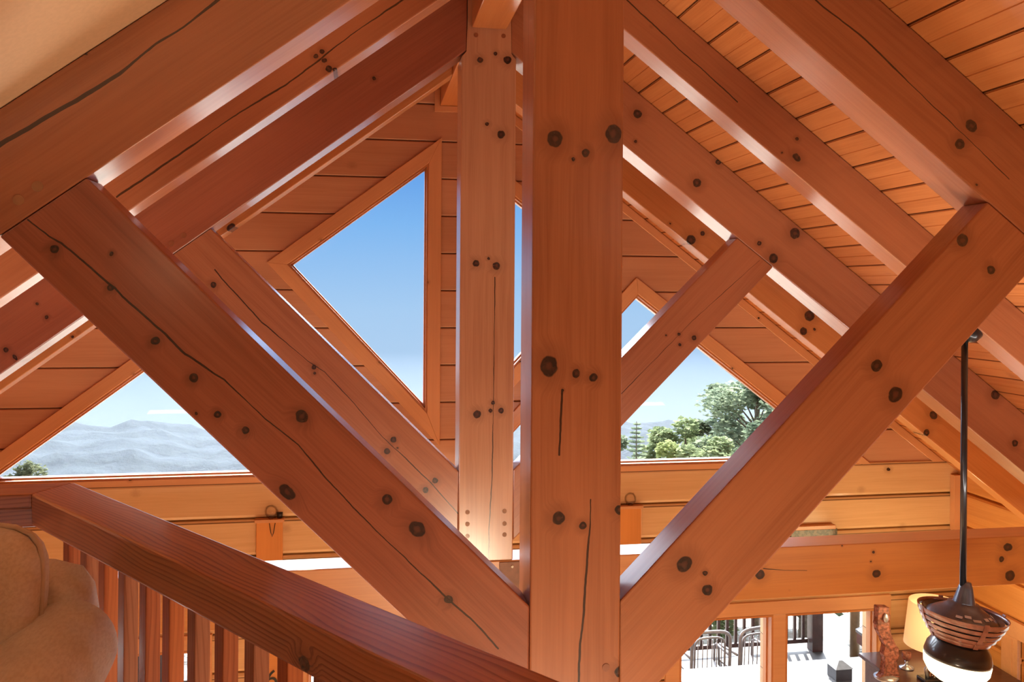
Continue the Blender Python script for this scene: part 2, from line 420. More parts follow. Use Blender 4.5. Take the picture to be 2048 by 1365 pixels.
def ring_poly(bm, inner, outer, y0, y1):
    n = len(inner)
    for i in range(n):
        j = (i + 1) % n
        add_prism(bm, [inner[i], inner[j], outer[j], outer[i]], y0, y1)
def window(idx, poly, casing=.105, square=False, bottom=None):
    cx = sum(p[0] for p in poly) / len(poly); cz = sum(p[1] for p in poly) / len(poly)
    w = bpy.data.objects.new('window_%d' % idx, None); COL.objects.link(w); w['kind'] = 'structure'
    jam = offset_poly(poly, .027); out = offset_poly(poly, .027 + casing)
    n = len(poly)
    # casing boards: one mesh per board
    for i in range(n):
        j = (i + 1) % n
        bm = bmesh.new(); q = [jam[i], jam[j], out[j], out[i]]
        dx, dz = q[1][0] - q[0][0], q[1][1] - q[0][1]; th = atan2(dz, dx)
        yf = YW - .024
        if cz < -1 : yf = YW - .052
        loc = frame_local(th, q[0][0], q[0][1])
        add_prism(bm, [loc(*a) for a in q], 0, YW + .012 - yf if cz > -1 else .06); bev(bm, .003, 1)
        o = obj('window_casing', bm, M_CASING); o.location = (q[0][0], yf, q[0][1]); o.rotation_euler = (0, -th, 0)
        o.parent = w
    bm = bmesh.new(); ring_poly(bm, offset_poly(poly, .012), jam, YW - .012, YW + .10); child('window_jamb', bm, M_STOP, w)
    bm = bmesh.new(); ring_poly(bm, poly, offset_poly(poly, .014), YW + .045, YW + .11); child('window_sash', bm, M_STOP, w)
    bm = bmesh.new(); add_prism(bm, offset_poly(poly, .008), YW + .070, YW + .074); child('window_pane', bm, GLASS, w)
    return w
for i, p in enumerate(WIN[:4]): window(i + 1, p)
def pair_window(idx, panes):
    w = bpy.data.objects.new('window_%d' % idx, None); COL.objects.link(w); w['kind'] = 'structure'
    xs = sorted(p[0] for q in panes for p in q); x0, x1 = xs[0], xs[-1]
    mid = sorted([xs[3], xs[4]]); y0, y1 = YW - .052, YW + .0
    for a, b, c, d in ((x0 - .15, x0 - .027, zb - .1, zt + .03), (x1 + .027, x1 + .15, zb - .1, zt + .03), (x0 - .15, x1 + .15, zt + .03, zt + .145), (mid[0] + .027, mid[1] - .027, zb - .027, zt + .03)):
        child('window_casing', box(a, b, y0, y1, c, d, .003), M_CASING, w)
    child('window_sill', box(x0 - .16, x1 + .16, YW - .1, YW + .02, zb - .06, zb - .027, .004), M_CASING, w)
    for q in panes:
        bm = bmesh.new(); ring_poly(bm, offset_poly(q, .010), offset_poly(q, .027), YW - .05, YW + .11); child('window_jamb', bm, M_STOP, w)
        bm = bmesh.new(); ring_poly(bm, q, offset_poly(q, .014), YW + .03, YW + .09); child('window_sash', bm, M_STOP, w)
        bm = bmesh.new(); add_prism(bm, offset_poly(q, .008), YW + .058, YW + .062); child('window_pane', bm, GLASS, w)
    return w
pair_window(8, LIGHT_OPENINGS); pair_window(5, PANES); pair_window(6, [mir(p) for p in PANES])  # first pair is unseen, added for its light

# eaves walls (x = +-XW)
M_EAVES = pine('wood_eaves_logs', base=(.70, .33, .10), dark=(.50, .19, .05), rand=1, seed=2.2, grain=.42, coat=.35, coat_r=.2, course=(-.035, .305), kscale=2.5, kr=.045)
def eaves(name, sx):
    pr = [(.25, ZM - .1)]
    pr.append((0, ZM - .1))
    for j in [ZM + .15 + .305 * k for k in range(12)]:
        if j > -.15: break
        pr += [(.0, j - .03), (.012, j - .012), (.05, j - .006), (.05, j + .006), (.012, j + .012), (0, j + .03)]
    pr += [(0, APEX - S * XW + .02), (.25, APEX - S * XW + .02)]
    bm = bmesh.new(); add_prism(bm, [(a, b) for a, b in pr], -4.6 - 0, YW + .1)   # local: x=depth outward, y along, z
    o = obj(name, bm, M_EAVES)
    # material grain should run along the wall: rebuild with local X along the wall
    for v in o.data.vertices: v.co = Vector((v.co.y, v.co.x * -1, v.co.z))
    o.data.flip_normals() if False else None
    o.location = (sx * XW, 0, 0); o.rotation_euler = (0, 0, pi / 2)
    if sx < 0:
        for v in o.data.vertices: v.co = Vector((v.co.x, -v.co.y, v.co.z))
        o.data.flip_normals()
    return struct(o)
er = eaves('wall_right', 1); el = eaves('wall_left', -1)
bm = box(XW - .5, XW + .6, 4.9, 6.18, -3.0, -1.34); bpy.context.view_layer.update()
cut(er, [bm])
w = bpy.data.objects.new('window_7', None); COL.objects.link(w); w['kind'] = 'structure'
for a, b, c, d in ((6.18, 6.36, -3.1, -1.34), (4.72, 4.9, -3.1, -1.34), (4.72, 6.36, -1.34, -1.20), (6.235, 6.25, -3.1, -1.36)):
    child('window_casing', box(XW - .035 - (.006 if b - a < .05 else 0), XW + .01, a, b, c, d, .003), M_CASING, w)
child('window_sash', box(XW + .03, XW + .08, 6.12, 6.185, -3.0, -1.34), M_STOP, w)
child('window_sash', box(XW + .03, XW + .08, 4.9, 6.12, -1.40, -1.34), M_STOP, w)
child('window_pane', box(XW + .05, XW + .055, 4.9, 6.13, -3.0, -1.39), GLASS, w)

# rear wall, floors
plaster = plain('plaster_paint', (.72, .50, .30), .7, var=.03, scale=60, bstr=.15)
bm = bmesh.new(); add_prism(bm, [(-XW - .2, ZM - .1), (XW + .2, ZM - .1), (XW + .2, APEX - S * (XW + .2)), (0, APEX + .05), (-XW - .2, APEX - S * (XW + .2))], -4.7, -4.5)
struct(obj('wall_rear', bm, plaster))
M_FLOOR = pine('wood_floor', base=(.56, .25, .10), dark=(.36, .14, .05), rand=.6, seed=1.3, grain=.4, coat=.7, groove=(.12, 0, .002))
def floor_obj(name, poly, z0, z1):
    bm = bmesh.new(); add_prism(bm, poly, z0, z1, plane='xy')
    for v in bm.verts: v.co = Vector((v.co.x, v.co.z, -v.co.y))   # local z = -world y
    o = obj(name, bm, M_FLOOR); o.rotation_euler = (radians(90), 0, 0)
    for v in o.data.vertices: pass
    return o
def floor_plain(name, poly, z0, z1, mat):
    bm = bmesh.new(); add_prism(bm, poly, z0, z1, plane='xy'); return obj(name, bm, mat)
def board_floor(name, pre=1.0):
    n = N(name); P = n.coord(); s_ = n.sep(P)
    idx = n.math('FLOOR', n.math('DIVIDE', s_[1], .12))
    wz = n.new('ShaderNodeTexWhiteNoise', noise_dimensions='1D'); n.set(wz.inputs['W'], idx)
    g = n.noise(n.vmath('MULTIPLY', P, (1.5, 50, 50)), 1, 3)
    c = n.mix(g, (.78 * pre, .52 * pre, .30 * pre), (.60 * pre, .36 * pre, .18 * pre)); c = n.mix(n.math('MULTIPLY', wz.outputs['Value'], .35), c, (.52 * pre, .30 * pre, .14 * pre))
    fr = n.math('FRACT', n.math('DIVIDE', n.math('ADD', s_[1], 60), .12)); c = n.mix(n.ss(n.math('MINIMUM', fr, n.math('SUBTRACT', 1., fr)), .006, .02, .85, 0), c, (.04, .015, .006))
    return n.out(c, .4, .5, .12)
struct(floor_plain('floor', [(-XW - .1, -4.6), (XW + .1, -4.6), (XW + .1, YW + .1), (-XW - .1, YW + .1)], ZM - .12, ZM, board_floor('wood_floor_boards')))

# railing geometry basis
D_ = Vector((.61091712, -.79169456, 0)); N_ = Vector((.79169456, .61091712, 0))
OFF = .371; RZ1, RZ0 = .92, .832
def onr(t, off=OFF, z_=0): return Vector((D_.x * t + N_.x * off, D_.y * t + N_.y * off, z_))
k1 = onr(-2.97, OFF + .09); k2 = onr(1.6, OFF + .09)
loft_poly = [(-4.40, -4.5), (4.40, -4.5), (4.40, k2.y), (k2.x, k2.y), (k1.x, 2.70), (-4.40, 2.70)]
lf = floor_plain('floor_loft', loft_poly, -.28, 0, board_floor('loft_floor_boards', .9)); lf['kind'] = 'structure'; lf.name = 'floor_2'

# ceilings: grooved boards
GP = .0938
M_CEIL = pine('wood_ceiling', base=(.64, .26, .085), dark=(.42, .13, .035), rand=1, seed=6.6, grain=.62, coat=.45, coat_r=.16, course=(0., GP * 2), kscale=3.0, kr=.05, joints=(-.0045, GP * 2))
def roof_slab(name, sx, y0, y1, mat, grooved=True):
    """local X along the room (world y), local Z down the slope, local Y outward normal"""
    Ls = sqrt(1 + S * S) * (XW + .12); c = cos(PITCH); s = sin(PITCH)
    pr = []; t = 0.
    if grooved:
        k = 0; pr.append((0., 0.))
        while (k + 1) * GP < Ls:
            k += 1; t = k * GP; w_, dp = (.0045, .006) if k % 2 == 0 else (.003, .003)
            if k % 2 == 0: pr += [(t - w_ - .006, 0), (t - .006, dp), (t - .003, .0), (t, 0), (t + w_ * .5, dp), (t + w_, 0)]
            else: pr += [(t - w_, 0), (t, dp), (t + w_, 0)]
        pr.append((Ls, 0))
    else: pr = [(0, 0), (Ls, 0)]
    pr += [(Ls, .15), (0, .15)]
    bm = bmesh.new()
    A = [bm.verts.new((y0, q, p)) for p, q in pr]; B = [bm.verts.new((y1, q, p)) for p, q in pr]
    n_ = len(pr)
    for i in range(n_): bm.faces.new((A[i], A[(i + 1) % n_], B[(i + 1) % n_], B[i]))
    bm.faces.new(A[::-1]); bm.faces.new(B)
    o = obj(name, bm, mat)
    X = Vector((0, 1, 0)); Z = Vector((sx * c, 0, -s)); Yv = Vector((sx * s, 0, c))
    if sx > 0: pass
    o.matrix_world = Matrix(((X.x, Yv.x, Z.x, 0), (X.y, Yv.y, Z.y, 0), (X.z, Yv.z, Z.z, APEX), (0, 0, 0, 1)))
    return struct(o)
roof_slab('ceiling', 1, -4.6, YW + .6, M_CEIL)
c2 = roof_slab('ceiling_left', -1, Y1 + .19, YW + .6, M_CEIL); c2.name = 'ceiling_2'
c3 = roof_slab('ceiling_plaster', -1, -4.6, Y1 + .19, plaster, False); c3.name = 'ceiling_3'

# ------------------------------------------------------------------ timbers
def rafter_poly(sx, a, xin, xout=XW - .006):
    if a == A_T: zc = -.0615; q = [(xin, a - S * xin), ((a - zc) / S, zc), ((APEX - .002 - zc) / S, zc), (xin, APEX - .002 - S * xin)]
    else: q = [(xin, a - S * xin), (xout, a - S * xout), (xout, APEX - .002 - S * xout), (xin, APEX - .002 - S * xin)]
    return [(sx * x, z_) for x, z_ in q]
def th(sx): return -PITCH if sx > 0 else PITCH + pi
T1T, T2T, CT = .195, .205, .15
R_IN = .1275
r = timber('rafter', rafter_poly(-1, A_T, R_IN), Y1, Y1 + T1T, th(-1), dict(seed=1.1, rand=.25, grain=.6, **RED),
           [(172, 108, 3)], [[(-10, 296), (0, 289), (154, 200), (240, 148), (311, 88), (366, 55), (436, 0), (470, -25)]], crack_w=.0034)
tag(r, 'reddish timber rafter across the top left corner with a long dark crack', 'roof beam'); pegs(r, [(75, 373), (37, 400)], Y1, .016, PEG2)
r = timber('rafter', rafter_poly(1, A_T, R_IN), Y1, Y1 + T1T, th(1), dict(seed=5.3, rand=.25, grain=.6, **RED),
           [(1943, 252, 12, 1.2), (1920, 288, 11)], [[(1600, -30), (1640, 8), (1730, 78), (1819, 167), (1927, 269), (2018, 358)]], crack_w=.0016)
tag(r, 'big red timber rafter in the top right corner with two dark knots', 'roof beam')
r = timber('rafter', rafter_poly(-1, A_C, .1), YB, YB + CT, th(-1), dict(seed=8.3, rand=.4, **RED),
           [(632, 113, 5), (644, 103, 5), (649, 121, 5), (658, 138, 7), (670, 140, 5)], [[(234, 394), (366, 304), (476, 227), (571, 170), (623, 132), (700, 71), (880, -50)]], crack_w=.0022)
tag(r, 'narrow red rafter with a cluster of small knots, left of the king posts', 'roof beam', 'plain rafters between the trusses')
r = timber('rafter', rafter_poly(1, A_C, .1), YB, YB + CT, th(1), dict(seed=3.3, rand=.3, **RED),
           [(1594, 278, 4), (1593, 315, 7, 1.4), (1564, 305, 2)], [[(1254, 0), (1359, 99), (1428, 160), (1475, 204)]])
tag(r, 'plain rafter with a pale underside from which the black lamp rod hangs', 'roof beam', 'plain rafters between the trusses')
r = timber('rafter', rafter_poly(-1, A_T, R_IN), Y2, Y2 + T2T, th(-1), dict(seed=11.3, rand=.3, **DEEP),
           [(748, 157, 4), (93, 635, 4), (74, 608, 3), (30, 715, 7, .5), (12, 700, 5)], [])
tag(r, 'dark red rafter running down left from the farther king post, above its strut', 'roof beam'); pegs(r, [(367, 471), (343, 487)], Y2, .015)
r = timber('rafter', rafter_poly(1, A_T, R_IN), Y2, Y2 + T2T, th(1), dict(seed=13.3, rand=.2, **RED),
           [(1275, 228, 9), (1271, 283, 3), (1394, 366, 9), (1590, 467, 11), (1547, 517, 10), (1437, 324, 6), (1519, 487, 5), (1991, 790, 10), (2030, 887, 7)], [])
tag(r, 'rafter with a row of round black knots running down right behind the near king post', 'roof beam')
r = timber('rafter', rafter_poly(-1, A_C, .1), YD, YD + CT, th(-1), dict(seed=15.3, rand=.5, **AMBER), [(462, 455, 7, 1.4), (145, 674, 3)], [])
tag(r, 'thin visible strip of rafter against the gable wall on the left', 'roof beam', 'plain rafters between the trusses')
r = timber('rafter', rafter_poly(1, A_C, .1), YD, YD + CT, th(1), dict(seed=17.3, rand=.5, **AMBER),
           [(1382, 480, 10), (1405, 467, 5), (1619, 632, 11), (1607, 663, 8), (1629, 659, 3), (1867, 831, 8, 1.2), (1853, 866, 7)], [])
tag(r, 'orange rafter nearest the gable wall on the right, with brown knots', 'roof beam', 'plain rafters between the trusses')

def king_post(Y, t, hw, zbot, kw, knots, cracks, label, cw=.0016):
    poly = [(-hw, zbot), (hw, zbot), (hw, 2.832), (.1245, 2.857), (.1245, 3.24), (-.1245, 3.24), (-.1245, 2.857), (-hw, 2.832)]
    o = timber('king_post', poly, Y, Y + t, pi / 2, kw, knots, cracks, crack_w=cw)
    return tag(o, label, 'post')
kp1 = king_post(Y1 - .004, T1T + .008, .1528, -.06, dict(seed=20.1, rand=0, base=(.42, .155, .068), dark=(.26, .080, .032), grain=.65),
    [(1110, 278, 16, 1.1), (1227, 268, 17, 1.15), (1171, 306, 8, 1.15), (1146, 319, 4), (1098, 733, 18, 1.2), (1152, 748, 8, 1.2), (1187, 756, 9), (1124, 781, 3), (1117, 1037, 13, 1.1), (1166, 1052, 8), (1239, 1020, 10), (1238, 1345, 9, 1.3)],
    [[(1182, 1000), (1180, 1060), (1174, 1120), (1168, 1220), (1160, 1300), (1157, 1370)], [(1124, 781), (1122, 850), (1118, 910)]],
    'wide red king post closest to the viewer with groups of large dark knots', .0022)
pegs(kp1, [(1212, 1336)], Y1 - .004, .013)
kp2 = king_post(Y2 - .004, T2T + .008, .158, -.060, dict(seed=23.1, rand=0, base=(.56, .29, .15), dark=(.40, .17, .08), grain=.65),
    [(960, 120, 6), (1015, 120, 8), (991, 107, 4), (974, 248, 4), (1002, 269, 8), (952, 527, 7), (993, 532, 8), (977, 517, 3), (954, 829, 8), (986, 806, 4), (981, 822, 4), (1002, 822, 6)],
    [[(990, 555), (988, 700), (987, 800), (984, 960), (978, 1060), (977, 1118)]],
    'farther narrower king post standing on the white topped tie beam')
pegs(kp2, [(935, 1025), (935, 1049), (935, 1073), (1009, 1023), (1009, 1048), (1009, 1070)], Y2 - .004, .013, PEG2)
pegs(kp2, [(952, 70), (1007, 72)], Y2 - .004, .013)

def strut_poly(sx, hw, c=.312):
    # top edge z=x+c, bottom edge z=x-.108, upper end meets the rafter underside
    xt = (A_T - .0015 - c) / (1 + S); xb = (A_T - .0015 + .108) / (1 + S)
    q = [(hw, hw - .108), (xb - .0, xb - .108), (xt, xt + c), (hw, hw + c)]
    return [(sx * x, z_) for x, z_ in q]
ST = .135
o = timber('strut', strut_poly(-1, .1535), Y1 + .0, Y1 + ST, 3 * pi / 4, dict(seed=31., rand=0, grain=.65, **DEEP),
    [(109, 499, 9), (223, 508, 4, .9), (221, 576, 7), (310, 682, 9), (387, 757, 9), (392, 828, 3, 1.3), (435, 829, 7), (491, 861, 8), (604, 833, 12, 1.1), (574, 985, 12, 1.6), (774, 999, 11), (834, 1059, 15, 1.25), (897, 1200, 9)],
    [[(56, 440), (99, 473), (123, 486), (164, 521), (216, 566), (229, 575), (245, 594), (332, 670), (370, 708), (448, 760), (530, 838), (598, 891), (654, 960), (747, 1057), (805, 1112), (894, 1197), (942, 1238), (996, 1298)]])
tag(o, 'wide dark red diagonal brace rising left from the near king post, long crack', 'brace')
o = timber('strut', strut_poly(1, .1535), Y1 + .0, Y1 + ST, pi / 4, dict(seed=33., rand=0, grain=.6, **RED),
    [(1925, 481, 13), (1982, 540, 9), (1753, 732, 12, 1.1), (1791, 790, 15, 1.15), (1369, 1129, 15, 1.2), (1410, 1147, 5), (1415, 1181, 11)], [])
tag(o, 'wide red diagonal brace rising right from the near king post', 'brace')
o = timber('strut', strut_poly(-1, .1585, .300), Y2 + .0, Y2 + ST, 3 * pi / 4, dict(seed=35., rand=0, grain=.6, **RED),
    [(427, 570, 6), (628, 735, 5), (629, 747, 3), (787, 880, 6), (774, 903, 6), (795, 897, 2), (870, 962, 6), (851, 981, 6)],
    [[(430, 540), (444, 558), (523, 644), (616, 723), (650, 745), (706, 805), (766, 876), (811, 917), (860, 965), (916, 1028)]])
tag(o, 'far diagonal brace rising left from the farther king post', 'brace')
o = timber('strut', strut_poly(1, .1585, .300), Y2 + .0, Y2 + ST, pi / 4, dict(seed=37., rand=0, grain=.6, **RED),
    [(1332, 671, 2), (1358, 669, 3), (1388, 676, 5), (1360, 690, 3)], [[(1519, 521), (1386, 641), (1241, 790)]], crack_w=.001)
tag(o, 'far diagonal brace rising right from the farther king post', 'brace')
o = timber('tie_beam', [(-XW + .004, -.372), (XW - .004, -.372), (XW - .004, -.0625), (-XW + .004, -.0625)], Y2 - .0, Y2 + .2, 0, dict(seed=41., rand=.25, grain=.5, coat_r=.4, base=(.66, .29, .075), dark=(.48, .17, .04)),
    [(1747, 1105, 3), (1742, 1124, 2), (1753, 1148, 8, 1.2), (2016, 1095, 8, 1.3), (2003, 1119, 6), (2020, 1152, 11), (1520, 1150, 10)], [[(1527, 1138), (1570, 1141), (1614, 1142)]])
tag(o, 'long horizontal honey coloured tie beam carrying the farther king post', 'roof beam')
o = timber('tie_beam', [(-XW + .004, -.372), (XW - .004, -.372), (XW - .004, -.0625), (-XW + .004, -.0625)], Y1 - .0, Y1 + .2, 0, dict(seed=43., rand=.6, **AMBER))
tag(o, 'horizontal tie beam under the near king post, below the handrail', 'roof beam')
# ridge beam pieces between trusses
def ridge(y0, y1, label, seed):
    m = pine('wood_ridge_%d' % int(seed), seed=seed, rand=1., grain=.4, base=(.60, .22, .055), dark=(.40, .11, .025), kscale=4)
    bm = bmesh.new(); add_box(bm, 0, y1 - y0, -.1, .1, 0, .268); bev(bm, .005)
    o = obj('ridge_beam', bm, m); o.location = (0, y0, 2.997); o.rotation_euler = (0, 0, pi / 2)
    return tag(o, label, 'roof beam')
ridge(-4.5, Y1 - .006, 'ridge beam overhead in front of the near king post', 51)
ridge(Y1 + T1T + .008, Y2 - .006, 'ridge beam whose pale underside butts the farther king post at the top', 52)
ridge(Y2 + T2T + .008, YW - .001, 'ridge beam between the farther king post and the gable wall', 53)
# trim: ridge pocket and rake boards on the gable wall
bm = bmesh.new()
add_prism(bm, [(-.145, 2.95), (.145, 2.95), (.145, 2.994), (-.145, 2.994)], YW - .03, YW + .0)
add_prism(bm, [(-.145, 2.994), (-.102, 2.994), (-.102, 3.2), (-.145, 3.2)], YW - .03, YW + .0)
add_prism(bm, [(.102, 2.994), (.145, 2.994), (.145, 3.2), (.102, 3.2)], YW - .03, YW + .0)
struct(obj('trim_1', bm, M_CASING))
for i, sx in enumerate((-1, 1)):
    zc = lambda x, d: APEX - .004 - S * x - d
    q = [(.0, zc(.0, .43)), (4.56, zc(4.56, .12)), (4.56, zc(4.56, 0)), (.0, zc(0, 0))]
    q = [(.15, zc(.15, .085)), (4.545, zc(4.545, .085)), (4.545, zc(4.545, 0)), (.15, zc(.15, 0))]
    q = [(sx * a, b) for a, b in q]
    t_ = th(sx); loc = frame_local(t_, *q[0])
    bm = bmesh.new(); add_prism(bm, [loc(*a) for a in q], 0, .022); bev(bm, .003, 1)
    o = obj('trim_%d' % (2 + i), bm, M_CASING); o.location = (q[0][0], YW - .022, q[0][1]); o.rotation_euler = (0, -t_, 0); struct(o)
    bm = box(-.04, .04, -.025, .025, -3.2, -.5 + .0, .003)
    o = obj('trim_%d' % (4 + i), box(0, 2.9 if False else .5, -.03, .03, 0, .075, .003), M_CASING)
    o.location = (sx * 4.58 + .0375, YW - .06, -.645); o.rotation_euler = (0, -pi / 2, 0); struct(o)

# steel gusset on the tie beam
PLATE = plain('brown_steel', (.20, .085, .045), .45, .3)
WHITEM = plain('white_bolt', (.75, .68, .5), .4)
DARKM = plain('black_paint', (.012, .012, .014), .35, .2, .3)
t = thing('gusset_plate', 'brown metal plate with pale bolt below the farther king post', 'metal plate', (.2, Y2 - .006, -.2))
bm = bmesh.new(); add_prism(bm, [(-.12, -.14), (.22, -.14), (.22, .13), (-.12, .13)], 0, .005); bev(bm, .001, 1); child('plate', bm, PLATE, t)
bw = at(1024, 1133, Y2)
for dx in (0, .16):
    bm = bmesh.new(); bmesh.ops.create_cone(bm, cap_ends=True, segments=16, radius1=.009, radius2=.007, depth=.008, matrix=Matrix.Translation((bw.x - .2 + dx, -.004, bw.z + .2)) @ Matrix.Rotation(pi / 2, 4, 'X'))
    child('bolt', bm, WHITEM, t)
# ------------------------------------------------------------------ loft railing
M_RAIL = pine('wood_handrail', base=(.50, .20, .10), dark=(.13, .032, .014), ring=.85, rand=1, seed=61, grain=.4, coat=1., coat_r=.16, rough=.4, kscale=4.2, kr=.06)
M_BAL = [pine('wood_baluster_%d' % k, base=b_, dark=d_, ring=.6, rand=.7, seed=70 + 3 * k, grain=.5, coat=.5, kscale=5) for k, (b_, d_) in enumerate([((.46, .14, .055), (.16, .034, .012)), ((.44, .18, .10), (.17, .05, .022)), ((.52, .155, .048), (.2, .04, .013))])]
rail = thing('loft_railing', 'glossy reddish handrail on square balusters in the foreground', 'railing', (0, 0, 0))
t0c = -3.04
def rail_piece(name, a, b, hw, z0, z1, mitre=None, mat=None):
    """bar from a to b (xy), half width hw"""
    a = Vector(a); b = Vector(b); d = (b - a).normalized(); nn = Vector((-d.y, d.x))
    L_ = (b - a).length
    bm = bmesh.new()
    ea, eb = mitre or (0, 0)
    pl = [(0 - ea, -hw), (L_ - eb, -hw), (L_ + eb, hw), (0 + ea, hw)]
    add_prism(bm, pl, z0, z1, plane='xy'); bev(bm, .006)
    o = obj(name, bm, mat or M_RAIL); o.location = (a.x, a.y, 0); o.rotation_euler = (0, 0, atan2(d.y, d.x)); o.parent = rail
    return o
HW = .0685
corner = Vector((-1.5665, 2.6435))    # centre line corner
cdir = Vector((D_.x, D_.y))
t_c = corner.dot(cdir)
cN = OFF
pc = Vector((D_.x * t_c + N_.x * cN, D_.y * t_c + N_.y * cN))
pc = pc + cdir * ((2.6435 - pc.y) / cdir.y)
ang = math.acos(cdir.x)            # angle between +x and the diagonal
e_ = HW * math.tan(ang / 2)
pend = pc + cdir * 4.0
rail_piece('handrail', pc, pend, HW, RZ0, RZ1, (-e_, 0))
rail_piece('handrail', (-4.3, pc.y), pc, HW, RZ1 - .04, RZ1, (0, e_))
rail_piece('subrail', (-4.3, pc.y), (pc.x + .02, pc.y), HW * .75, RZ0 - .01, RZ1 - .0402)
rail_piece('bottom_rail', pc, pend, .045, .09, .13)
rail_piece('bottom_rail', (-4.3, pc.y), pc, .045, .09, .13)
tc_ = Vector((pc.x, pc.y, 0)).dot(D_)
k = 0; t_ = -2.548 - .1195 * 3
bal = None
ii = 0
while t_ < .9:
    if t_ > tc_ + .03:
        p_ = onr(t_, OFF)
        b_ = obj('baluster', box(0, RZ0 - .132, -.018, .018, -.018, .018, .002), M_BAL[[0, 1, 2, 1, 0, 2, 1][ii % 7]])
        b_.matrix_world = Matrix.Translation((p_.x, p_.y, .131)) @ Matrix.Rotation(atan2(D_.y, D_.x), 4, 'Z') @ Matrix.Rotation(-pi / 2, 4, 'Y')
        b_.parent = rail; ii += 1
    t_ += .1195
x_ = pc.x - .12
while x_ > -4.2:
    b_ = obj('baluster', box(0, RZ0 - .01 - .132, -.018, .018, -.018, .018, .002), M_BAL[ii % 3])
    b_.matrix_world = Matrix.Translation((x_, pc.y, .131)) @ Matrix.Rotation(-pi / 2, 4, 'Y'); b_.parent = rail; ii += 1; x_ -= .1195

# ------------------------------------------------------------------ armchair
n = N('tan_upholstery'); P = n.coord()
nap = n.noise(n.vmath('MULTIPLY', P, (160, 60, 160)), 1, 3); cl = n.noise(P, 5, 3)
c_ = n.mix(n.ss(cl, .3, .7), (.70, .67, .66), (.82, .79, .77)); c_ = n.mix(n.math('MULTIPLY', n.ss(nap, .35, .7), .35), c_, (.50, .44, .40))
M_TAN = n.out(c_, .85, bump=nap, bstr=.35, bdist=.003, sheen=.3)
M_PIPE = plain('tan_piping', (.62, .55, .50), .8, sheen=.2)
M_OLIVE = plain('olive_fabric', (.62, .50, .28), .85, var=.15, scale=12, sheen=.2)
def soft(name, cx, cy, cz, sx_, sy_, sz, mat, parent, e=.35, rot=None, seed=0, puff=0.):
    """superellipsoid cushion with half sizes"""
    bm = bmesh.new(); bmesh.ops.create_cube(bm, size=2)
    bmesh.ops.subdivide_edges(bm, edges=bm.edges[:], cuts=9, use_grid_fill=True)
    for v in bm.verts:
        c = v.co.copy(); p = 2 / e
        l = (abs(c.x) ** p + abs(c.y) ** p + abs(c.z) ** p) ** (1 / p)
        q = c / l
        wv = .012 * sin(5 * q.x + seed) * cos(4 * q.z + seed * 2)
        v.co = Vector((q.x * sx_, q.y * sy_, q.z * sz)) * (1 + wv)
    if rot is not None: bmesh.ops.rotate(bm, verts=bm.verts, matrix=rot, cent=(0, 0, 0))
    bmesh.ops.translate(bm, verts=bm.verts, vec=(cx, cy, cz))
    return child(name, bm, mat, parent, True)

ch = thing('armchair', 'tan upholstered armchair with rolled arm and piped cushions at the lower left', 'armchair', (-1.80, 1.75, 0))
soft('seat_base', 0, .02, .27, .42, .38, .19, M_TAN, ch, .3)
soft('seat_cushion', -.02, -.03, .47, .32, .34, .09, M_TAN, ch, .4, seed=1)
soft('backrest', .0, .385, .55, .49, .09, .305, M_TAN, ch, .22, seed=3)
for sg in (1, -1):      # rolled arms
    bm = bmesh.new()
    pts = [Vector((sg * .455, -.36 + .74 * q, .655 + .035 * q)) for q in [k / 12 for k in range(13)]]
    add_tube(bm, pts, [.05] + [.104 + .012 * sin(3 * q) for q in [k / 10 for k in range(11)]] + [.07], 28)
    for v in bm.verts: v.co.z = .665 + (v.co.z - .665) * 1.02
    a_ = child('arm_roll', bm, M_TAN, ch, True)
    child('arm_panel', box(sg * .44 - .05, sg * .44 + .05, -.34, .36, .08, .64, .03), M_TAN, ch, True)
for sx_ in (-.38, .38):
    for sy_ in (-.28, .36): child('leg', box(sx_ - .03, sx_ + .03, sy_ - .03, sy_ + .03, 0, .1, .004), PEG, ch)
def cushion(name, label, cx, cy, cz, hx, hy, hz, mat, pipe, rz, seed, tilt=-.12):
    o = thing(name, label, 'cushion', (cx, cy, cz), rz)
    soft('cushion_cover', 0, 0, 0, hx, hy, hz, mat, o, .45, Matrix.Rotation(tilt, 3, 'X'), seed)
    bm = bmesh.new(); pts = []
    for k in range(49):
        a = 2 * pi * k / 48; p = 2 / .38; c, s_ = cos(a), sin(a)
        l = (abs(c) ** p + abs(s_) ** p) ** (1 / p)
        v = Vector((c / l * hx * 1.005, 0, s_ / l * hz * 1.005)); v = Matrix.Rotation(tilt, 3, 'X') @ v
        pts.append(v)
    add_tube(bm, pts, .006, 8, False); child('piping', bm, pipe, o, True)
    return o
cushion('back_cushion', 'puffy tan back cushion with piping resting in the armchair', -1.60, 1.985, .795, .225, .10, .19, M_TAN, M_PIPE, radians(0), 2)
cushion('throw_pillow', 'olive tan pillow at the left edge of the picture in front of the back cushion', -1.66, 1.79, .745, .20, .07, .175, M_OLIVE, M_OLIVE, radians(4), 5, -.2)

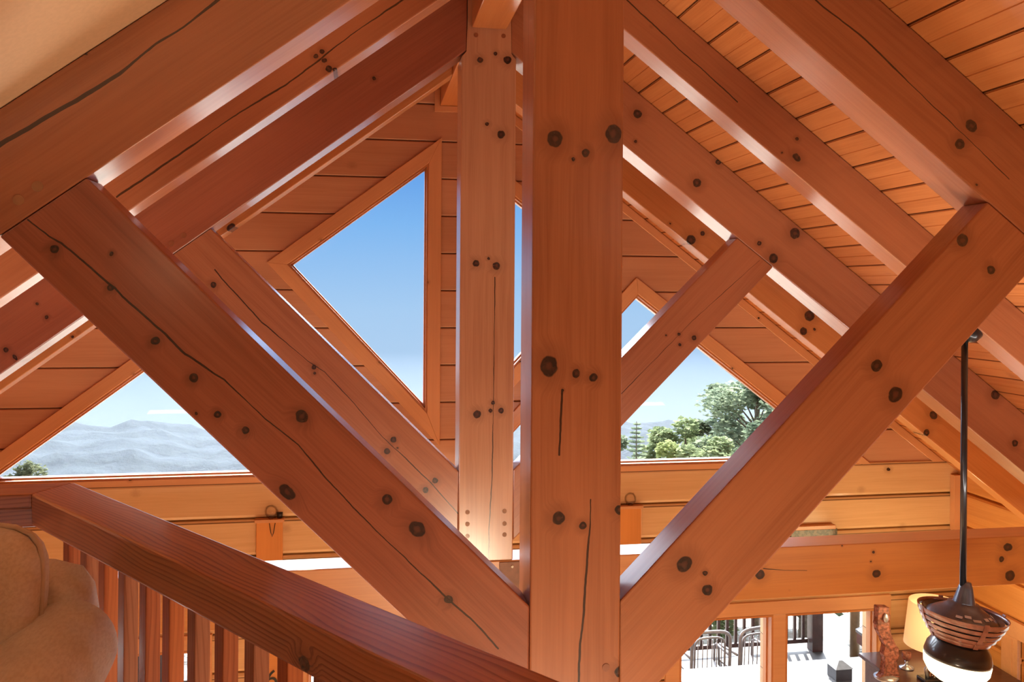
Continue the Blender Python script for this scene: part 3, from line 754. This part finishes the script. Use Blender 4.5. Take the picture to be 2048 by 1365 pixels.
# ------------------------------------------------------------------ hanging lamp
M_BLACK = DARKM
M_GREY = plain('lamp_grey_metal', (.10, .12, .15), .28, .6, .3)
M_SLAT = plain('lamp_brown_wood', (.22, .075, .045), .4, 0, .6, var=.25, scale=30)
M_STICK = plain('lamp_sticker', (.55, .53, .5), .6)
LX, LY = 2.315, YB + CT / 2
zroof = A_C - S * LX
lamp = thing('hanging_lamp', 'black rod lamp with slatted brown bowl and glowing glass globe', 'lamp', (LX, LY, -.12))
LT = Matrix.Rotation(radians(7), 4, 'Y')
bm = bmesh.new(); add_lathe(bm, [(0, .05), (.062, .045), (.066, 0), (.058, -.035), (.03, -.055), (0, -.056)])
bmesh.ops.transform(bm, verts=bm.verts, matrix=Matrix.Translation((.025, 0, zroof + .12 - .03)) @ Matrix.Rotation(PITCH, 4, 'Y'))
child('canopy', bm, M_BLACK, lamp, True)
bm = bmesh.new(); add_tube(bm, [(0, 0, zroof + .12 - .06), (0, 0, .13)], .0158, 20); child('rod', bm, M_BLACK, lamp, True)
def lt(bm): bmesh.ops.transform(bm, verts=bm.verts, matrix=LT); return bm
bm = bmesh.new(); add_lathe(bm, [(0, .15), (.024, .148), (.034, .12), (.052, .05), (.056, .038), (.0, .036)]); child('cone_cover', lt(bm), M_GREY, lamp, True)
bm = bmesh.new(); add_lathe(bm, [(0, .05), (.072, .045), (.080, .030), (.12, .008), (.165, -.02), (.172, -.03), (.165, -.04), (0, -.04)]); dome = child('motor_dome', lt(bm), M_GREY, lamp, True)
for k, (a, r_, w_) in enumerate([(-2.35, .135, .030), (-2.05, .125, .03), (-1.75, .140, .04), (-1.3, .13, .026), (-1.0, .13, .03), (-.55, .13, .03)]):
    bm = bmesh.new(); add_box(bm, -w_ / 2, w_ / 2, -.008, .008, 0, .0015)
    M_ = Matrix.Translation((r_ * cos(a), r_ * sin(a), .0095 - (r_ - .12) * .62)) @ Matrix.Rotation(a + pi / 2, 4, 'Z') @ Matrix.Rotation(-radians(-31), 4, 'X')
    bmesh.ops.transform(bm, verts=bm.verts, matrix=M_); child('sticker', lt(bm), M_STICK, dome)
for k, (r0, z0) in enumerate([(.212, .0), (.200, -.034), (.184, -.064), (.166, -.092), (.146, -.117)]):
    bm = bmesh.new(); h_ = .020 if k else .026; s_ = .006
    add_lathe(bm, [(r0, 0 + z0), (r0 - s_, -h_ + z0), (r0 - s_ - .005, -h_ + z0), (r0 - .005, 0 + z0), (r0, 0 + z0)], seg=64)
    child('slat_ring', lt(bm), M_SLAT, lamp, True)
for k in range(4):
    a = -1.72 + k * pi / 2; bm = bmesh.new(); pr_ = [(.214, .008), (.203, -.034), (.187, -.064), (.169, -.092), (.148, -.120), (.139, -.140)]
    A = []
    for r_, z_ in pr_: A.append([bm.verts.new((r_ * cos(a) + sg * .012 * -sin(a) - .0 * cos(a), r_ * sin(a) + sg * .012 * cos(a), z_)) for sg in (-1, 1)] + [bm.verts.new(((r_ + .003) * cos(a) + sg * .012 * -sin(a), (r_ + .003) * sin(a) + sg * .012 * cos(a), z_)) for sg in (1, -1)])
    for p_, q_ in zip(A, A[1:]):
        for j in range(4): bm.faces.new((p_[j], p_[(j + 1) % 4], q_[(j + 1) % 4], q_[j]))
    bm.faces.new(A[0]); bm.faces.new(A[-1]); child('strap', lt(bm), M_SLAT, lamp)
bm = bmesh.new(); add_lathe(bm, [(0, -.05), (.155, -.052), (.185, -.012), (.190, -.010), (.162, -.062), (.10, -.09), (0, -.1)], seg=48); child('inner_pan', lt(bm), M_BLACK, lamp, True)
bm = bmesh.new(); add_lathe(bm, [(0, -.12), (.105, -.125), (.118, -.14), (.148, -.185), (.158, -.225), (.156, -.24), (.146, -.243), (0, -.243)], seg=48); child('lower_dome', lt(bm), M_BLACK, lamp, True)
M_GLOBE = glow('glowing_glass', (1., .78, .48), 2.4)
bm = bmesh.new(); add_lathe(bm, [(0, -.235), (.150, -.236), (.158, -.245), (.153, -.285), (.128, -.325), (.085, -.352), (.04, -.364), (0, -.366)], seg=48); child('glass_globe', lt(bm), M_GLOBE, lamp, True)

# ------------------------------------------------------------------ tall cabinet and the things on it
ZC = -1.62
pS = atz(1772, 1357, ZC); pG = atz(1813, 1337, ZC); pT = atz(1862, 1362, ZC); pL = at(1868, 1250, 6.55); cbk = at(1716, 1325, 6.76)
M_CAB = pine('cabinet_wood', base=(.085, .035, .025), dark=(.03, .012, .01), rand=0, grain=.6, coat=.35, coat_r=.12, rough=.35)
cab = thing('cabinet', 'tall dark cabinet with glossy top in the far right corner below the lamp', 'cabinet', (cbk.x + .52, 6.24, ZM))
H_ = ZC - ZM
child('carcass', box(-.48, .46, -.42, .48, .08, H_ - .03, .005), M_CAB, cab)
child('top', box(-.52, .48, -.52, .52, H_ - .03, H_, .006), M_CAB, cab)
child('plinth', box(-.46, .44, -.38, .46, 0, .08, .003), M_CAB, cab)
for sg in (-1, 1):
    d_ = child('cabinet_door', box(.005 if sg > 0 else -.46, .44 if sg > 0 else -.015, -.445, -.421, .12, H_ - .08, .004), M_CAB, cab)
    bm = bmesh.new(); add_ball(bm, (sg * .06, -.46, H_ * .5), .015); child('knob', bm, PEG2, d_, True)
# table lamp
M_SHADE = (lambda n: n.out((.80, .62, .40), .8, emit=(1., .62, .25), estr=.55))(N('lit_lampshade'))
tl = thing('table_lamp', 'table lamp with lit cream shade on the dark cabinet, behind the hanging lamp', 'lamp', (pL.x, 6.55, ZC))
zt1 = at(1868, 1204, 6.55).z - ZC; zt0 = at(1868, 1290, 6.55).z - ZC; rs0 = pL.x - at(1817, 1288, 6.55).x; rs1 = pL.x - at(1826, 1206, 6.55).x
bm = bmesh.new(); add_lathe(bm, [(0, 0), (.07, 0), (.07, .012), (.03, .03), (.018, .08), (.036, .12), (.03, .16), (.012, .19), (.010, zt0 + .1), (0, zt0 + .1)]); child('lamp_base', bm, PEG, tl, True)
bm = bmesh.new(); add_lathe(bm, [(rs0, zt0), (rs1, zt1), (rs1 - .004, zt1), (rs0 - .004, zt0), (rs0, zt0)], seg=48); child('lamp_shade', bm, M_SHADE, tl, True)
light('table_lamp_bulb', 'POINT', (pL.x, 6.55, ZC + zt0 + .12), 5, (1, .75, .45), size=.04)
# driftwood carving
M_DRIFT = plain('driftwood_bark', (.25, .085, .055), .6, var=.5, scale=45, bstr=.6)
M_SILVER = plain('silver_grey', (.45, .46, .50), .3, .7)
cv = thing('wood_carving', 'zigzag reddish brown driftwood carving standing in front of the right window pane', 'sculpture', (pS.x, pS.y, ZC))
outl = [(1752, 1362), (1764, 1352), (1768, 1330), (1763, 1312), (1768, 1296), (1760, 1280), (1752, 1266), (1750, 1252), (1753, 1243), (1752, 1218), (1774, 1219), (1776, 1243), (1772, 1252), (1774, 1262), (1780, 1276), (1783, 1290), (1794, 1302), (1794, 1316), (1787, 1330), (1790, 1345), (1796, 1358)]
pp = []
for a, b in outl:
    w_ = at(a, b, pS.y); pp.append((w_.x - pS.x, w_.z - ZC))
zmin = min(p[1] for p in pp); pp = [(a, b - zmin + .01) for a, b in pp]
bm = bmesh.new(); add_prism(bm, pp, -.03, .03); bev(bm, .006); bmesh.ops.triangulate(bm, faces=bm.faces[:]); bmesh.ops.subdivide_edges(bm, edges=bm.edges[:], cuts=2)
for v in bm.verts: v.co += Vector((random.uniform(-1, 1), random.uniform(-1, 1), random.uniform(-1, 1))) * .0028
child('carved_trunk', bm, M_DRIFT, cv)
bm = bmesh.new(); add_lathe(bm, [(0, 0), (.09, 0), (.095, .012), (.05, .028), (0, .03)], seg=20); child('base', bm, M_SILVER, cv, True)
bm = bmesh.new(); wv_ = at(1765, 1236, pS.y); add_ball(bm, (wv_.x - pS.x, -.045, wv_.z - ZC - zmin), .022, squash=(1, .7, 1.7)); child('silver_bird', bm, M_SILVER, cv, True)
# goblet
gb = thing('goblet', 'small brown and silver goblet on the cabinet beside the driftwood carving', 'ornament', (pG.x, pG.y, ZC))
bm = bmesh.new(); add_lathe(bm, [(0, 0), (.055, 0), (.058, .008), (.02, .02), (.010, .04), (.014, .06), (0, .062)]); child('foot', bm, M_SILVER, gb, True)
bm = bmesh.new(); add_lathe(bm, [(0, .06), (.02, .065), (.036, .09), (.034, .13), (.030, .13), (.03, .09), (0, .075)]); child('cup', bm, M_DRIFT, gb, True)
# twig figure
tw = thing('branch_sculpture', 'small twisted silver branch sculpture on a dark base, left of the globe', 'sculpture', (pT.x, pT.y, ZC))
child('base', box(-.09, .09, -.06, .06, 0, .03, .008), M_BLACK, tw)
bm = bmesh.new()
add_tube(bm, [(-.03, 0, .03), (-.04, .01, .09), (-.01, 0, .15), (-.015, .01, .22), (.02, 0, .27)], [.018, .014, .010, .007, .004], 10)
add_tube(bm, [(-.01, 0, .15), (.04, .01, .19), (.06, 0, .25)], [.008, .006, .003], 8)
child('branch', bm, M_SILVER, tw, True)
bm = bmesh.new()
for k in range(26):
    a = random.uniform(0, 6.28); add_ball(bm, (.02 + .05 * cos(a) * random.random(), .035 * sin(a), .035 + .05 * random.random()), .012, 8, 6)
child('pebbles', bm, PLATE, tw, True)['kind'] = 'stuff'

# ------------------------------------------------------------------ things on the gable wall
M_BOARD = pine('wood_board', base=(.66, .28, .08), dark=(.48, .17, .04), rand=0, seed=80, grain=.35, coat=.35)
M_CLEAR = glass('clear_ball_glass', (.96, .94, .92), .05, .7)
def ballpost(cx, label1, label2, hook):
    o = thing('wall_pilaster', label1, 'wall board', (cx, YW - .035, -1.24))
    b_ = child('pilaster_board', box(0, .90, -.03, .034, -.10, .10, .004), M_BOARD, o); b_.rotation_euler = (0, -pi / 2, 0)
    child('cap', box(-.112, .112, -.045, .034, .90, .925, .003), M_CASING, o)
    if hook:
        bm = bmesh.new(); add_tube(bm, [(-.0, -.036, .895), (.012, -.04, .82), (.022, -.042, .79), (.032, -.04, .82), (.044, -.036, .895)], .003, 8); child('wire_hook', bm, DARKM, o, True)
        bm = bmesh.new(); add_lathe(bm, [(0, 0), (.02, 0), (.024, .045), (.0, .045)], c=(.075, 0, .925)); child('small_cup', bm, DARKM, o, True)
    else:
        bm = bmesh.new(); add_tube(bm, [(.02, -.036, .35), (.02, -.026, .35)], .006, 10); child('nail', bm, DARKM, o)
    g_ = thing('glass_ball', label2, 'glass ball', (cx + .01, YW - .035, -1.24 + .925))
    bm = bmesh.new(); add_ball(bm, (0, 0, .052), .050); child('ball', bm, M_CLEAR, g_, True)
    bm = bmesh.new(); add_lathe(bm, [(0, 0), (.022, 0), (.018, .01), (0, .012)]); child('ball_foot', bm, PLATE, g_, True)
ballpost(-1.42, 'pale pine wall board with a wire hook, left above the handrail', 'clear glass ball on the wall board with the wire hook', True)
ballpost(1.52, 'pale pine wall board with a nail hole right of the near king post', 'clear glass ball just right of the near king post', False)
nb = thing('number_plaque', 'pale pine plaque with a black numeral 6 seen between balusters', 'plaque', (-1.36, YW - .035, -1.98))
child('plaque_board', box(-.10, .15, -.02, .03, 0, .61, .004), M_BOARD, nb)
fc = bpy.data.curves.new('numeral', 'FONT'); fc.body = '6'; fc.size = .19; fc.extrude = .002; fc.align_x = 'CENTER'
to = bpy.data.objects.new('tmp', fc); COL.objects.link(to); bpy.context.view_layer.update()
me = bpy.data.meshes.new_from_object(to.evaluated_get(bpy.context.evaluated_depsgraph_get())); bpy.data.objects.remove(to)
no = bpy.data.objects.new('numeral', me); COL.objects.link(no); me.materials.append(DARKM); no.parent = nb
no.location = (-.035, -.0225, .345); no.rotation_euler = (pi / 2, 0, 0); no['label'] = 'black numeral 6'
# picture with mottled frame
M_MOT = (lambda n: n.out(n.mix(n.ss(n.noise(n.coord(), 26, 4, .7), .42, .58), (.025, .028, .016), (.14, .11, .07)), .5, .3))(N('mottled_metal'))
pc_ = thing('wall_picture', 'mottled green grey framed picture on the gable wall, just above the tie beam', 'picture', (3.19, YW - .055, -1.08))
child('picture_panel', box(-.22, .22, -.025, .02, 0, .50, .004), M_MOT, pc_)
child('top_moulding', box(-.23, .20, -.035, .02, .50, .535, .004), M_CASING, pc_)

# ------------------------------------------------------------------ outdoors
n = N('gravel_ground'); P = n.coord()
vo = n.new('ShaderNodeTexVoronoi'); n.set(vo.inputs['Vector'], P); vo.inputs['Scale'].default_value = 9
g1 = n.mix(vo.outputs['Color'], (.26, .235, .20), (.50, .47, .42)); g1 = n.mix(n.ss(n.noise(P, .5, 4), .55, .7, 0, .6), g1, (.10, .115, .05))
g1 = n.mix(n.ss(n.noise(P, 3.5, 4), .5, .62, 0, .7), g1, (.16, .10, .06))
M_GRAVEL = n.out(g1, .9, bump=vo.outputs['Distance'], bstr=.6, bdist=.03)
bm = bmesh.new()
NX, NY = 60, 70
def gz(x, y):
    t = max(0, y - 13); return -5.2 - .10 * (y - 8) * (y < 13) - .5 - .30 * t * (t < 60) - (18 + .12 * (t - 60)) * (t >= 60) + .25 * sin(x * .6 + y * .3) + .15 * sin(y * 1.1)
grid = [[bm.verts.new((-70 + 140 * i / NX, 7.3 + (j / NY) ** 2 * 180, 0)) for i in range(NX + 1)] for j in range(NY + 1)]
for row in grid:
    for v in row: v.co.z = gz(v.co.x, v.co.y)
for j in range(NY):
    for i in range(NX): bm.faces.new((grid[j][i], grid[j][i + 1], grid[j + 1][i + 1], grid[j + 1][i]))
gr = obj('ground', bm, M_GRAVEL, smooth=True); struct(gr)
# deck
ZD = -3.9
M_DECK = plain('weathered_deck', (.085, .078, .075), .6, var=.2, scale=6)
M_DARKW = plain('stained_deck_wood', (.05, .022, .02), .5, 0, .2, var=.3, scale=8)
M_CAPW = plain('weathered_cap', (.13, .123, .13), .45, 0, .2, var=.12, scale=8)
M_LIGHTW = plain('fresh_pine_rail', (.18, .12, .065), .5, var=.2, scale=6)
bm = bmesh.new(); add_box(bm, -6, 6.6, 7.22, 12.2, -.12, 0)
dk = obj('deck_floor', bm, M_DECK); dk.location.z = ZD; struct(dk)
def deck_rail(label, x0, x1, y, mat_cap):
    o = thing('deck_railing', label, 'railing', (x0, y, ZD))
    L_ = x1 - x0
    child('cap_rail', box(0, L_, -.12, .12, .98, 1.02, .004), mat_cap, o)
    child('top_rail', box(0, L_, -.03, .03, .88, .978, .004), M_DARKW, o)
    child('bottom_rail', box(0, L_, -.025, .025, .10, .16, .004), M_DARKW, o)
    k = 0; x = .1
    bmx = box(-.02, .02, -.02, .02, .161, .879, 0); first = child('picket', bmx, M_DARKW, o); first.location.x = x
    while x + .135 < L_:
        x += .135; c_ = first.copy(); COL.objects.link(c_); c_.parent = o; c_.location.x = x
    return o
pR = at(1630, 1290, 11.9)
deck_rail('dark deck railing with pale cap outside, right window, left of the dark post', -1.0, pR.x - .1, 11.95, M_CAPW)
deck_rail('dark deck railing outside seen through the left balusters', -6, -1.2, 11.95, M_CAPW)
po = thing('deck_post', 'dark brown deck post outside in the right window pane', 'post', (pR.x, 11.9, ZD))
child('shaft', box(-.085, .085, -.085, .085, 0, 1.32, .006), M_DARKW, po)
child('cap', box(-.10, .10, -.10, .10, 1.32, 1.35, .006), M_DARKW, po)
o = thing('log_rail', 'pale orange log rail outside right of the dark post', 'railing', (pR.x + .15, 11.6, ZD))
bm = bmesh.new(); add_tube(bm, [(0, 0, 1.12), (3.2, -.3, 1.22)], .08, 14); child('log', bm, M_LIGHTW, o, True)
for xx in (.3, 1.6, 2.9):
    bm = bmesh.new(); add_tube(bm, [(xx, -.09 * xx / 1, 0), (xx, -.09 * xx, 1.1)], .07, 12); child('log_post', bm, M_LIGHTW, o, True)
# stair rail
o = thing('stair_railing', 'reddish sloping stair rail outside with pale cap and pickets', 'railing', (pR.x + .1, 10.9, ZD))
v0 = Vector((.05, 0, .45)); v1 = Vector((1.5, -.2, 1.0))
bm = bmesh.new(); add_prism(bm, [(v0.x, v0.z), (v1.x, v1.z), (v1.x, v1.z + .14), (v0.x, v0.z + .14)], -.14, .14); child('sloping_rail', bm, plain('red_deck_wood', (.12, .04, .028), .5), o)
bm = bmesh.new(); add_prism(bm, [(v0.x, v0.z + .141), (v1.x, v1.z + .141), (v1.x, v1.z + .18), (v0.x, v0.z + .18)], -.17, .17); child('cap_rail', bm, M_CAPW, o)
for k in range(9):
    xx = .12 + k * .14; zz = v0.z + (v1.z - v0.z) * (xx - v0.x) / (v1.x - v0.x)
    child('picket', box(xx - .02, xx + .02, -.02, .02, 0, zz - .002), M_DARKW, o)
child('end_post', box(1.5, 1.72, -.1, .1, 0, 1.35, .01), M_LIGHTW, o)
# patio chairs
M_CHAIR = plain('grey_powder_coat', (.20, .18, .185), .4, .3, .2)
def patio_chair(label, loc, rz):
    o = thing('patio_chair', label, 'chair', loc, rz, 'grey metal patio chairs on the deck')
    def arch(w, h, y, r, z0=.42):
        pts = [(-w, y, z0)] + [(-w, y + .05 * (z_ - z0), z_) for z_ in (h - .25, h - .12)]
        for k in range(1, 12):
            a = pi - pi * k / 12; pts.append((w * (abs(cos(a)) ** .55) * (1 if cos(a) > 0 else -1), y + .05 * (h - z0), h - .12 + .12 * sin(a) ** .8))
        pts += [(w, y + .05 * (z_ - z0), z_) for z_ in (h - .12, h - .25)] + [(w, y, z0)]
        bm = bmesh.new(); add_tube(bm, pts, r, 10); return bm
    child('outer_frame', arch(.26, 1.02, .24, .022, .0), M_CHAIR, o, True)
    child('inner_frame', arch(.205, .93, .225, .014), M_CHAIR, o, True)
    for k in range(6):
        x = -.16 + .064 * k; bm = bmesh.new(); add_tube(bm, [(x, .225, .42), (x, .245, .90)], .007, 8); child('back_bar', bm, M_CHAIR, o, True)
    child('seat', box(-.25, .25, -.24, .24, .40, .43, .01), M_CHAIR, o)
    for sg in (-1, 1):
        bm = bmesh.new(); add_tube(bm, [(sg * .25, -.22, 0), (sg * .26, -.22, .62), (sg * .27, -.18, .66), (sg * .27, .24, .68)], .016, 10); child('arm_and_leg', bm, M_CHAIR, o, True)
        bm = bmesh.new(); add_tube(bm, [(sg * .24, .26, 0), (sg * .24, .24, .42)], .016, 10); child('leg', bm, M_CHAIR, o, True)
    return o
c1 = at(1408, 1297, 10.6); c2_ = at(1495, 1283, 10.6)
pcx = patio_chair('grey arched metal patio chair outside, the left one of the two', (c1.x, 10.65, ZD), pi)
dup(pcx, (c2_.x, 10.68, ZD), pi + .15, 'grey arched metal patio chair outside, right one next to the window mullion')
# outdoor table and lantern
tt = at(1560, 1352, 9.7)
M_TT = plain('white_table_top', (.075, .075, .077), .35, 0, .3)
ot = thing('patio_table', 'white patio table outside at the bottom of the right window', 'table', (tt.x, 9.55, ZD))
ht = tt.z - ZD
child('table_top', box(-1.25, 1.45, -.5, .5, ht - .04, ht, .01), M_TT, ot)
for a in (-1, 1):
    for b in (-1, 1): child('leg', box(a * 1.1 - .03, a * 1.1 + .03, b * .4 - .03, b * .4 + .03, 0, ht - .04), M_CHAIR, ot)
ln = at(1679, 1358, 9.55)
lt_ = thing('lantern', 'dark square box with a grey pyramid cap on the white patio table', 'lantern', (ln.x, 9.55, tt.z))
child('body', box(-.105, .105, -.105, .105, 0, .14, .004), plain('dark_grey_box', (.03, .027, .032), .4), lt_)
bm = bmesh.new(); bmesh.ops.create_cone(bm, cap_ends=True, segments=4, radius1=.165, radius2=.03, depth=.07, matrix=Matrix.Translation((0, 0, .176)) @ Matrix.Rotation(pi / 4, 4, 'Z')); child('pyramid_cap', bm, plain('grey_cap', (.12, .12, .125), .5), lt_)

# trees
def leafmat(name, c1, c2):
    n = N(name); P = n.coord(); a = n.noise(P, 1.6, 3); b = n.noise(P, 14, 2)
    c = n.mix(n.ss(n.math('ADD', n.math('MULTIPLY', a, .6), n.math('MULTIPLY', b, .4)), .38, .62), c1, c2)
    d = n.new('ShaderNodeBsdfDiffuse'); t = n.new('ShaderNodeBsdfTranslucent'); m_ = n.new('ShaderNodeMixShader'); m_.inputs[0].default_value = .4; o = n.new('ShaderNodeOutputMaterial')
    n.t.links.new(c, d.inputs[0]); n.t.links.new(c, t.inputs[0]); n.t.links.new(d.outputs[0], m_.inputs[1]); n.t.links.new(t.outputs[0], m_.inputs[2]); n.t.links.new(m_.outputs[0], o.inputs[0]); return n.m
M_BARK = plain('bark', (.20, .16, .13), .9, var=.3)
def leaves(bm, c, r, n_, size, rng, squash=.8, shell=.55):
    for _ in range(n_):
        d = Vector((rng.gauss(0, 1), rng.gauss(0, 1), rng.gauss(0, 1))).normalized(); rr = shell + (1 - shell) * rng.random()
        p = Vector(c) + Vector((d.x * r * rr, d.y * r * rr, d.z * r * squash * rr))
        s_ = size * rng.uniform(.6, 1.3)
        R3 = Matrix.Rotation(rng.uniform(0, 6.3), 3, 'Z') @ Matrix.Rotation(rng.uniform(-1.2, 1.2), 3, 'X')
        q = [R3 @ Vector(v) * s_ + p for v in ((-.5, 0, 0), (0, -.32, .06), (.5, 0, 0), (0, .32, .06))]
        bm.faces.new([bm.verts.new(v) for v in q])
def tree(kind, label, px, ptop, Y, width, blobs, size, mats, seed, nleaf=260, rblob=.24):
    rng = random.Random(seed)
    top = at(px, ptop, Y); zg = gz(top.x, Y); H = top.z - zg
    o = thing(kind, label, 'tree', (top.x, Y, zg))
    bm = bmesh.new(); add_tube(bm, [(0, 0, -.3), (.05, .03, H * .4), (-.06, 0, H * .75), (0, 0, H * .93)], [.16, .12, .07, .02], 8)
    bl = []
    for k in range(blobs):
        f = rng.random() ** .8; zz = H * (.22 + .70 * f); w_ = width * (sin(pi * min(1, .12 + (1 - f) * .75)) ** .7)
        a = rng.uniform(0, 6.28); q = rng.random() ** .5 * w_
        bl.append((q * cos(a), q * sin(a), zz, width * rblob * rng.uniform(.8, 1.3)))
    bl.append((0, 0, H - width * rblob * .8, width * rblob))
    for b in bl: add_tube(bm, [(0, 0, max(.1, b[2] - .4 * width)), (b[0], b[1], b[2])], [.04, .01], 5)
    child('trunk', bm, M_BARK, o, True)
    bm = bmesh.new()
    for b in bl: leaves(bm, b[:3], b[3], nleaf, size, rng)
    child('crown', bm, mats, o)
    return o
ML1 = leafmat('leaf_light', (.19, .24, .13), (.36, .42, .24)); ML2 = leafmat('leaf_dark', (.10, .14, .10), (.22, .27, .18)); ML3 = leafmat('leaf_mid', (.17, .22, .16), (.33, .39, .27)); ML4 = leafmat('leaf_yellow', (.26, .31, .13), (.42, .47, .23))
tree('leafy_tree', 'dark leafy tree rising highest at the middle of the right window', 1432, 768, 30, 1.5, 26, .22, ML2, 1, rblob=.26)
tree('leafy_tree', 'big pale green tree filling the right side of the lower right window', 1515, 742, 25, 2.4, 46, .20, ML3, 2)
tree('leafy_tree', 'light green bushy tree left of the tallest dark tree', 1372, 833, 27, 1.9, 36, .2, ML1, 3)
tree('leafy_tree', 'yellow green low bush in front of the other trees above the sill', 1335, 880, 22, 1.5, 30, .17, ML4, 4)
tree('leafy_tree', 'yellow green bush low under the big pale tree', 1440, 872, 21, 1.5, 30, .17, ML1, 14)
tree('leafy_tree', 'pale green bush at the window corner behind the near king post', 1235, 868, 26, 1.5, 24, .18, ML3, 8)
tree('leafy_tree', 'dense green tree behind the right brace', 1610, 800, 22, 2.2, 30, .2, ML2, 9)
# spruce
sp_ = at(1273, 843, 24); zg = gz(sp_.x, 24); H = sp_.z - zg
o = thing('spruce_tree', 'slender young spruce beside the near king post in the right window', 'tree', (sp_.x, 24, zg))
bm = bmesh.new(); add_tube(bm, [(0, 0, -.2), (0, 0, H)], [.09, .01], 8); child('trunk', bm, M_BARK, o, True)
bm = bmesh.new(); rng = random.Random(5); z_ = H * .12
while z_ < H - .08:
    rr = 1.0 * (1 - z_ / H) ** .75 + .05
    for k in range(9):
        a = rng.uniform(0, 6.28)
        for s__ in range(12):
            f = (s__ + 1) / 12
            for sd in (-1, 1):
                p = Vector((cos(a) * rr * f, sin(a) * rr * f, z_ + .10 * f * f * rr)); tdir = Vector((cos(a + sd * .9), sin(a + sd * .9), .05)) * (.13 * (1 - .5 * f)); up = Vector((0, 0, .022))
                bm.faces.new([bm.verts.new(v) for v in (p, p + tdir * .5 + up, p + tdir, p + tdir * .5 - up)])
    z_ += .13
child('needles', bm, ML3, o)
# pine on the left
tree('pine_tree', 'round topped pine seen at the lower left window corner', 52, 922, 30, 1.35, 26, .16, leafmat('leaf_pine', (.11, .13, .08), (.2, .22, .14)), 6, rblob=.25)
# lots of trees far right / left so side steps still look right
tree('leafy_tree', 'green tree hidden mostly by the left braces', 420, 1010, 32, 1.6, 16, .2, ML3, 11)

# distant hill
bm = bmesh.new(); rng = random.Random(9)
NX, NY = 90, 50
def hz(x, y):
    r_ = -150 + 6 * sin((x + 560) * .0042) + 5 * sin(x * .021 + 1) + 3 * sin(x * .053)
    f = max(0., min(1., (y - 420) / 420)); f = f * f * (3 - 2 * f)
    return -230 + (r_ + 230) * f + 3.0 * sin(x * .11 + y * .07) + 2 * sin(y * .13)
g_ = [[bm.verts.new((x, y, hz(x, y) + rng.uniform(-1.2, 1.2))) for x in [-900 + 1800 * i / NX for i in range(NX + 1)]] for y in [300 + 640 * j / NY for j in range(NY + 1)]]
for j in range(NY):
    for i in range(NX): bm.faces.new((g_[j][i], g_[j][i + 1], g_[j + 1][i + 1], g_[j + 1][i]))
n = N('hazed_forest_hill'); P = n.coord(); a = n.noise(P, .09, 5, .65)
hm = n.out(n.mix(n.ss(a, .35, .65), (.073, .088, .110), (.080, .097, .116)), 1., spec=0., bump=a, bstr=.6, bdist=3)  # pale blue of aerial haze is put into the base colour
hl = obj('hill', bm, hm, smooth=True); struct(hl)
# valley haze: a real, thin scattering layer between the house and the hill
n = N('valley_haze')
vsn = n.new('ShaderNodeVolumeScatter'); vsn.inputs['Color'].default_value = (.86, .92, 1, 1); vsn.inputs['Density'].default_value = .00016; vsn.inputs['Anisotropy'].default_value = .3
oo = n.new('ShaderNodeOutputMaterial'); n.t.links.new(vsn.outputs[0], oo.inputs['Volume'])
bm = box(-1500, 1500, 350, 1300, -260, -95)
hzb = obj('haze', bm, n.m); hzb['kind'] = 'stuff'; tag(hzb, 'pale haze hanging over the valley below the windows', 'haze', kind='stuff')

# clean up unused helper nodes of materials with no users
for m_ in list(bpy.data.materials):
    if m_.users == 0: bpy.data.materials.remove(m_)
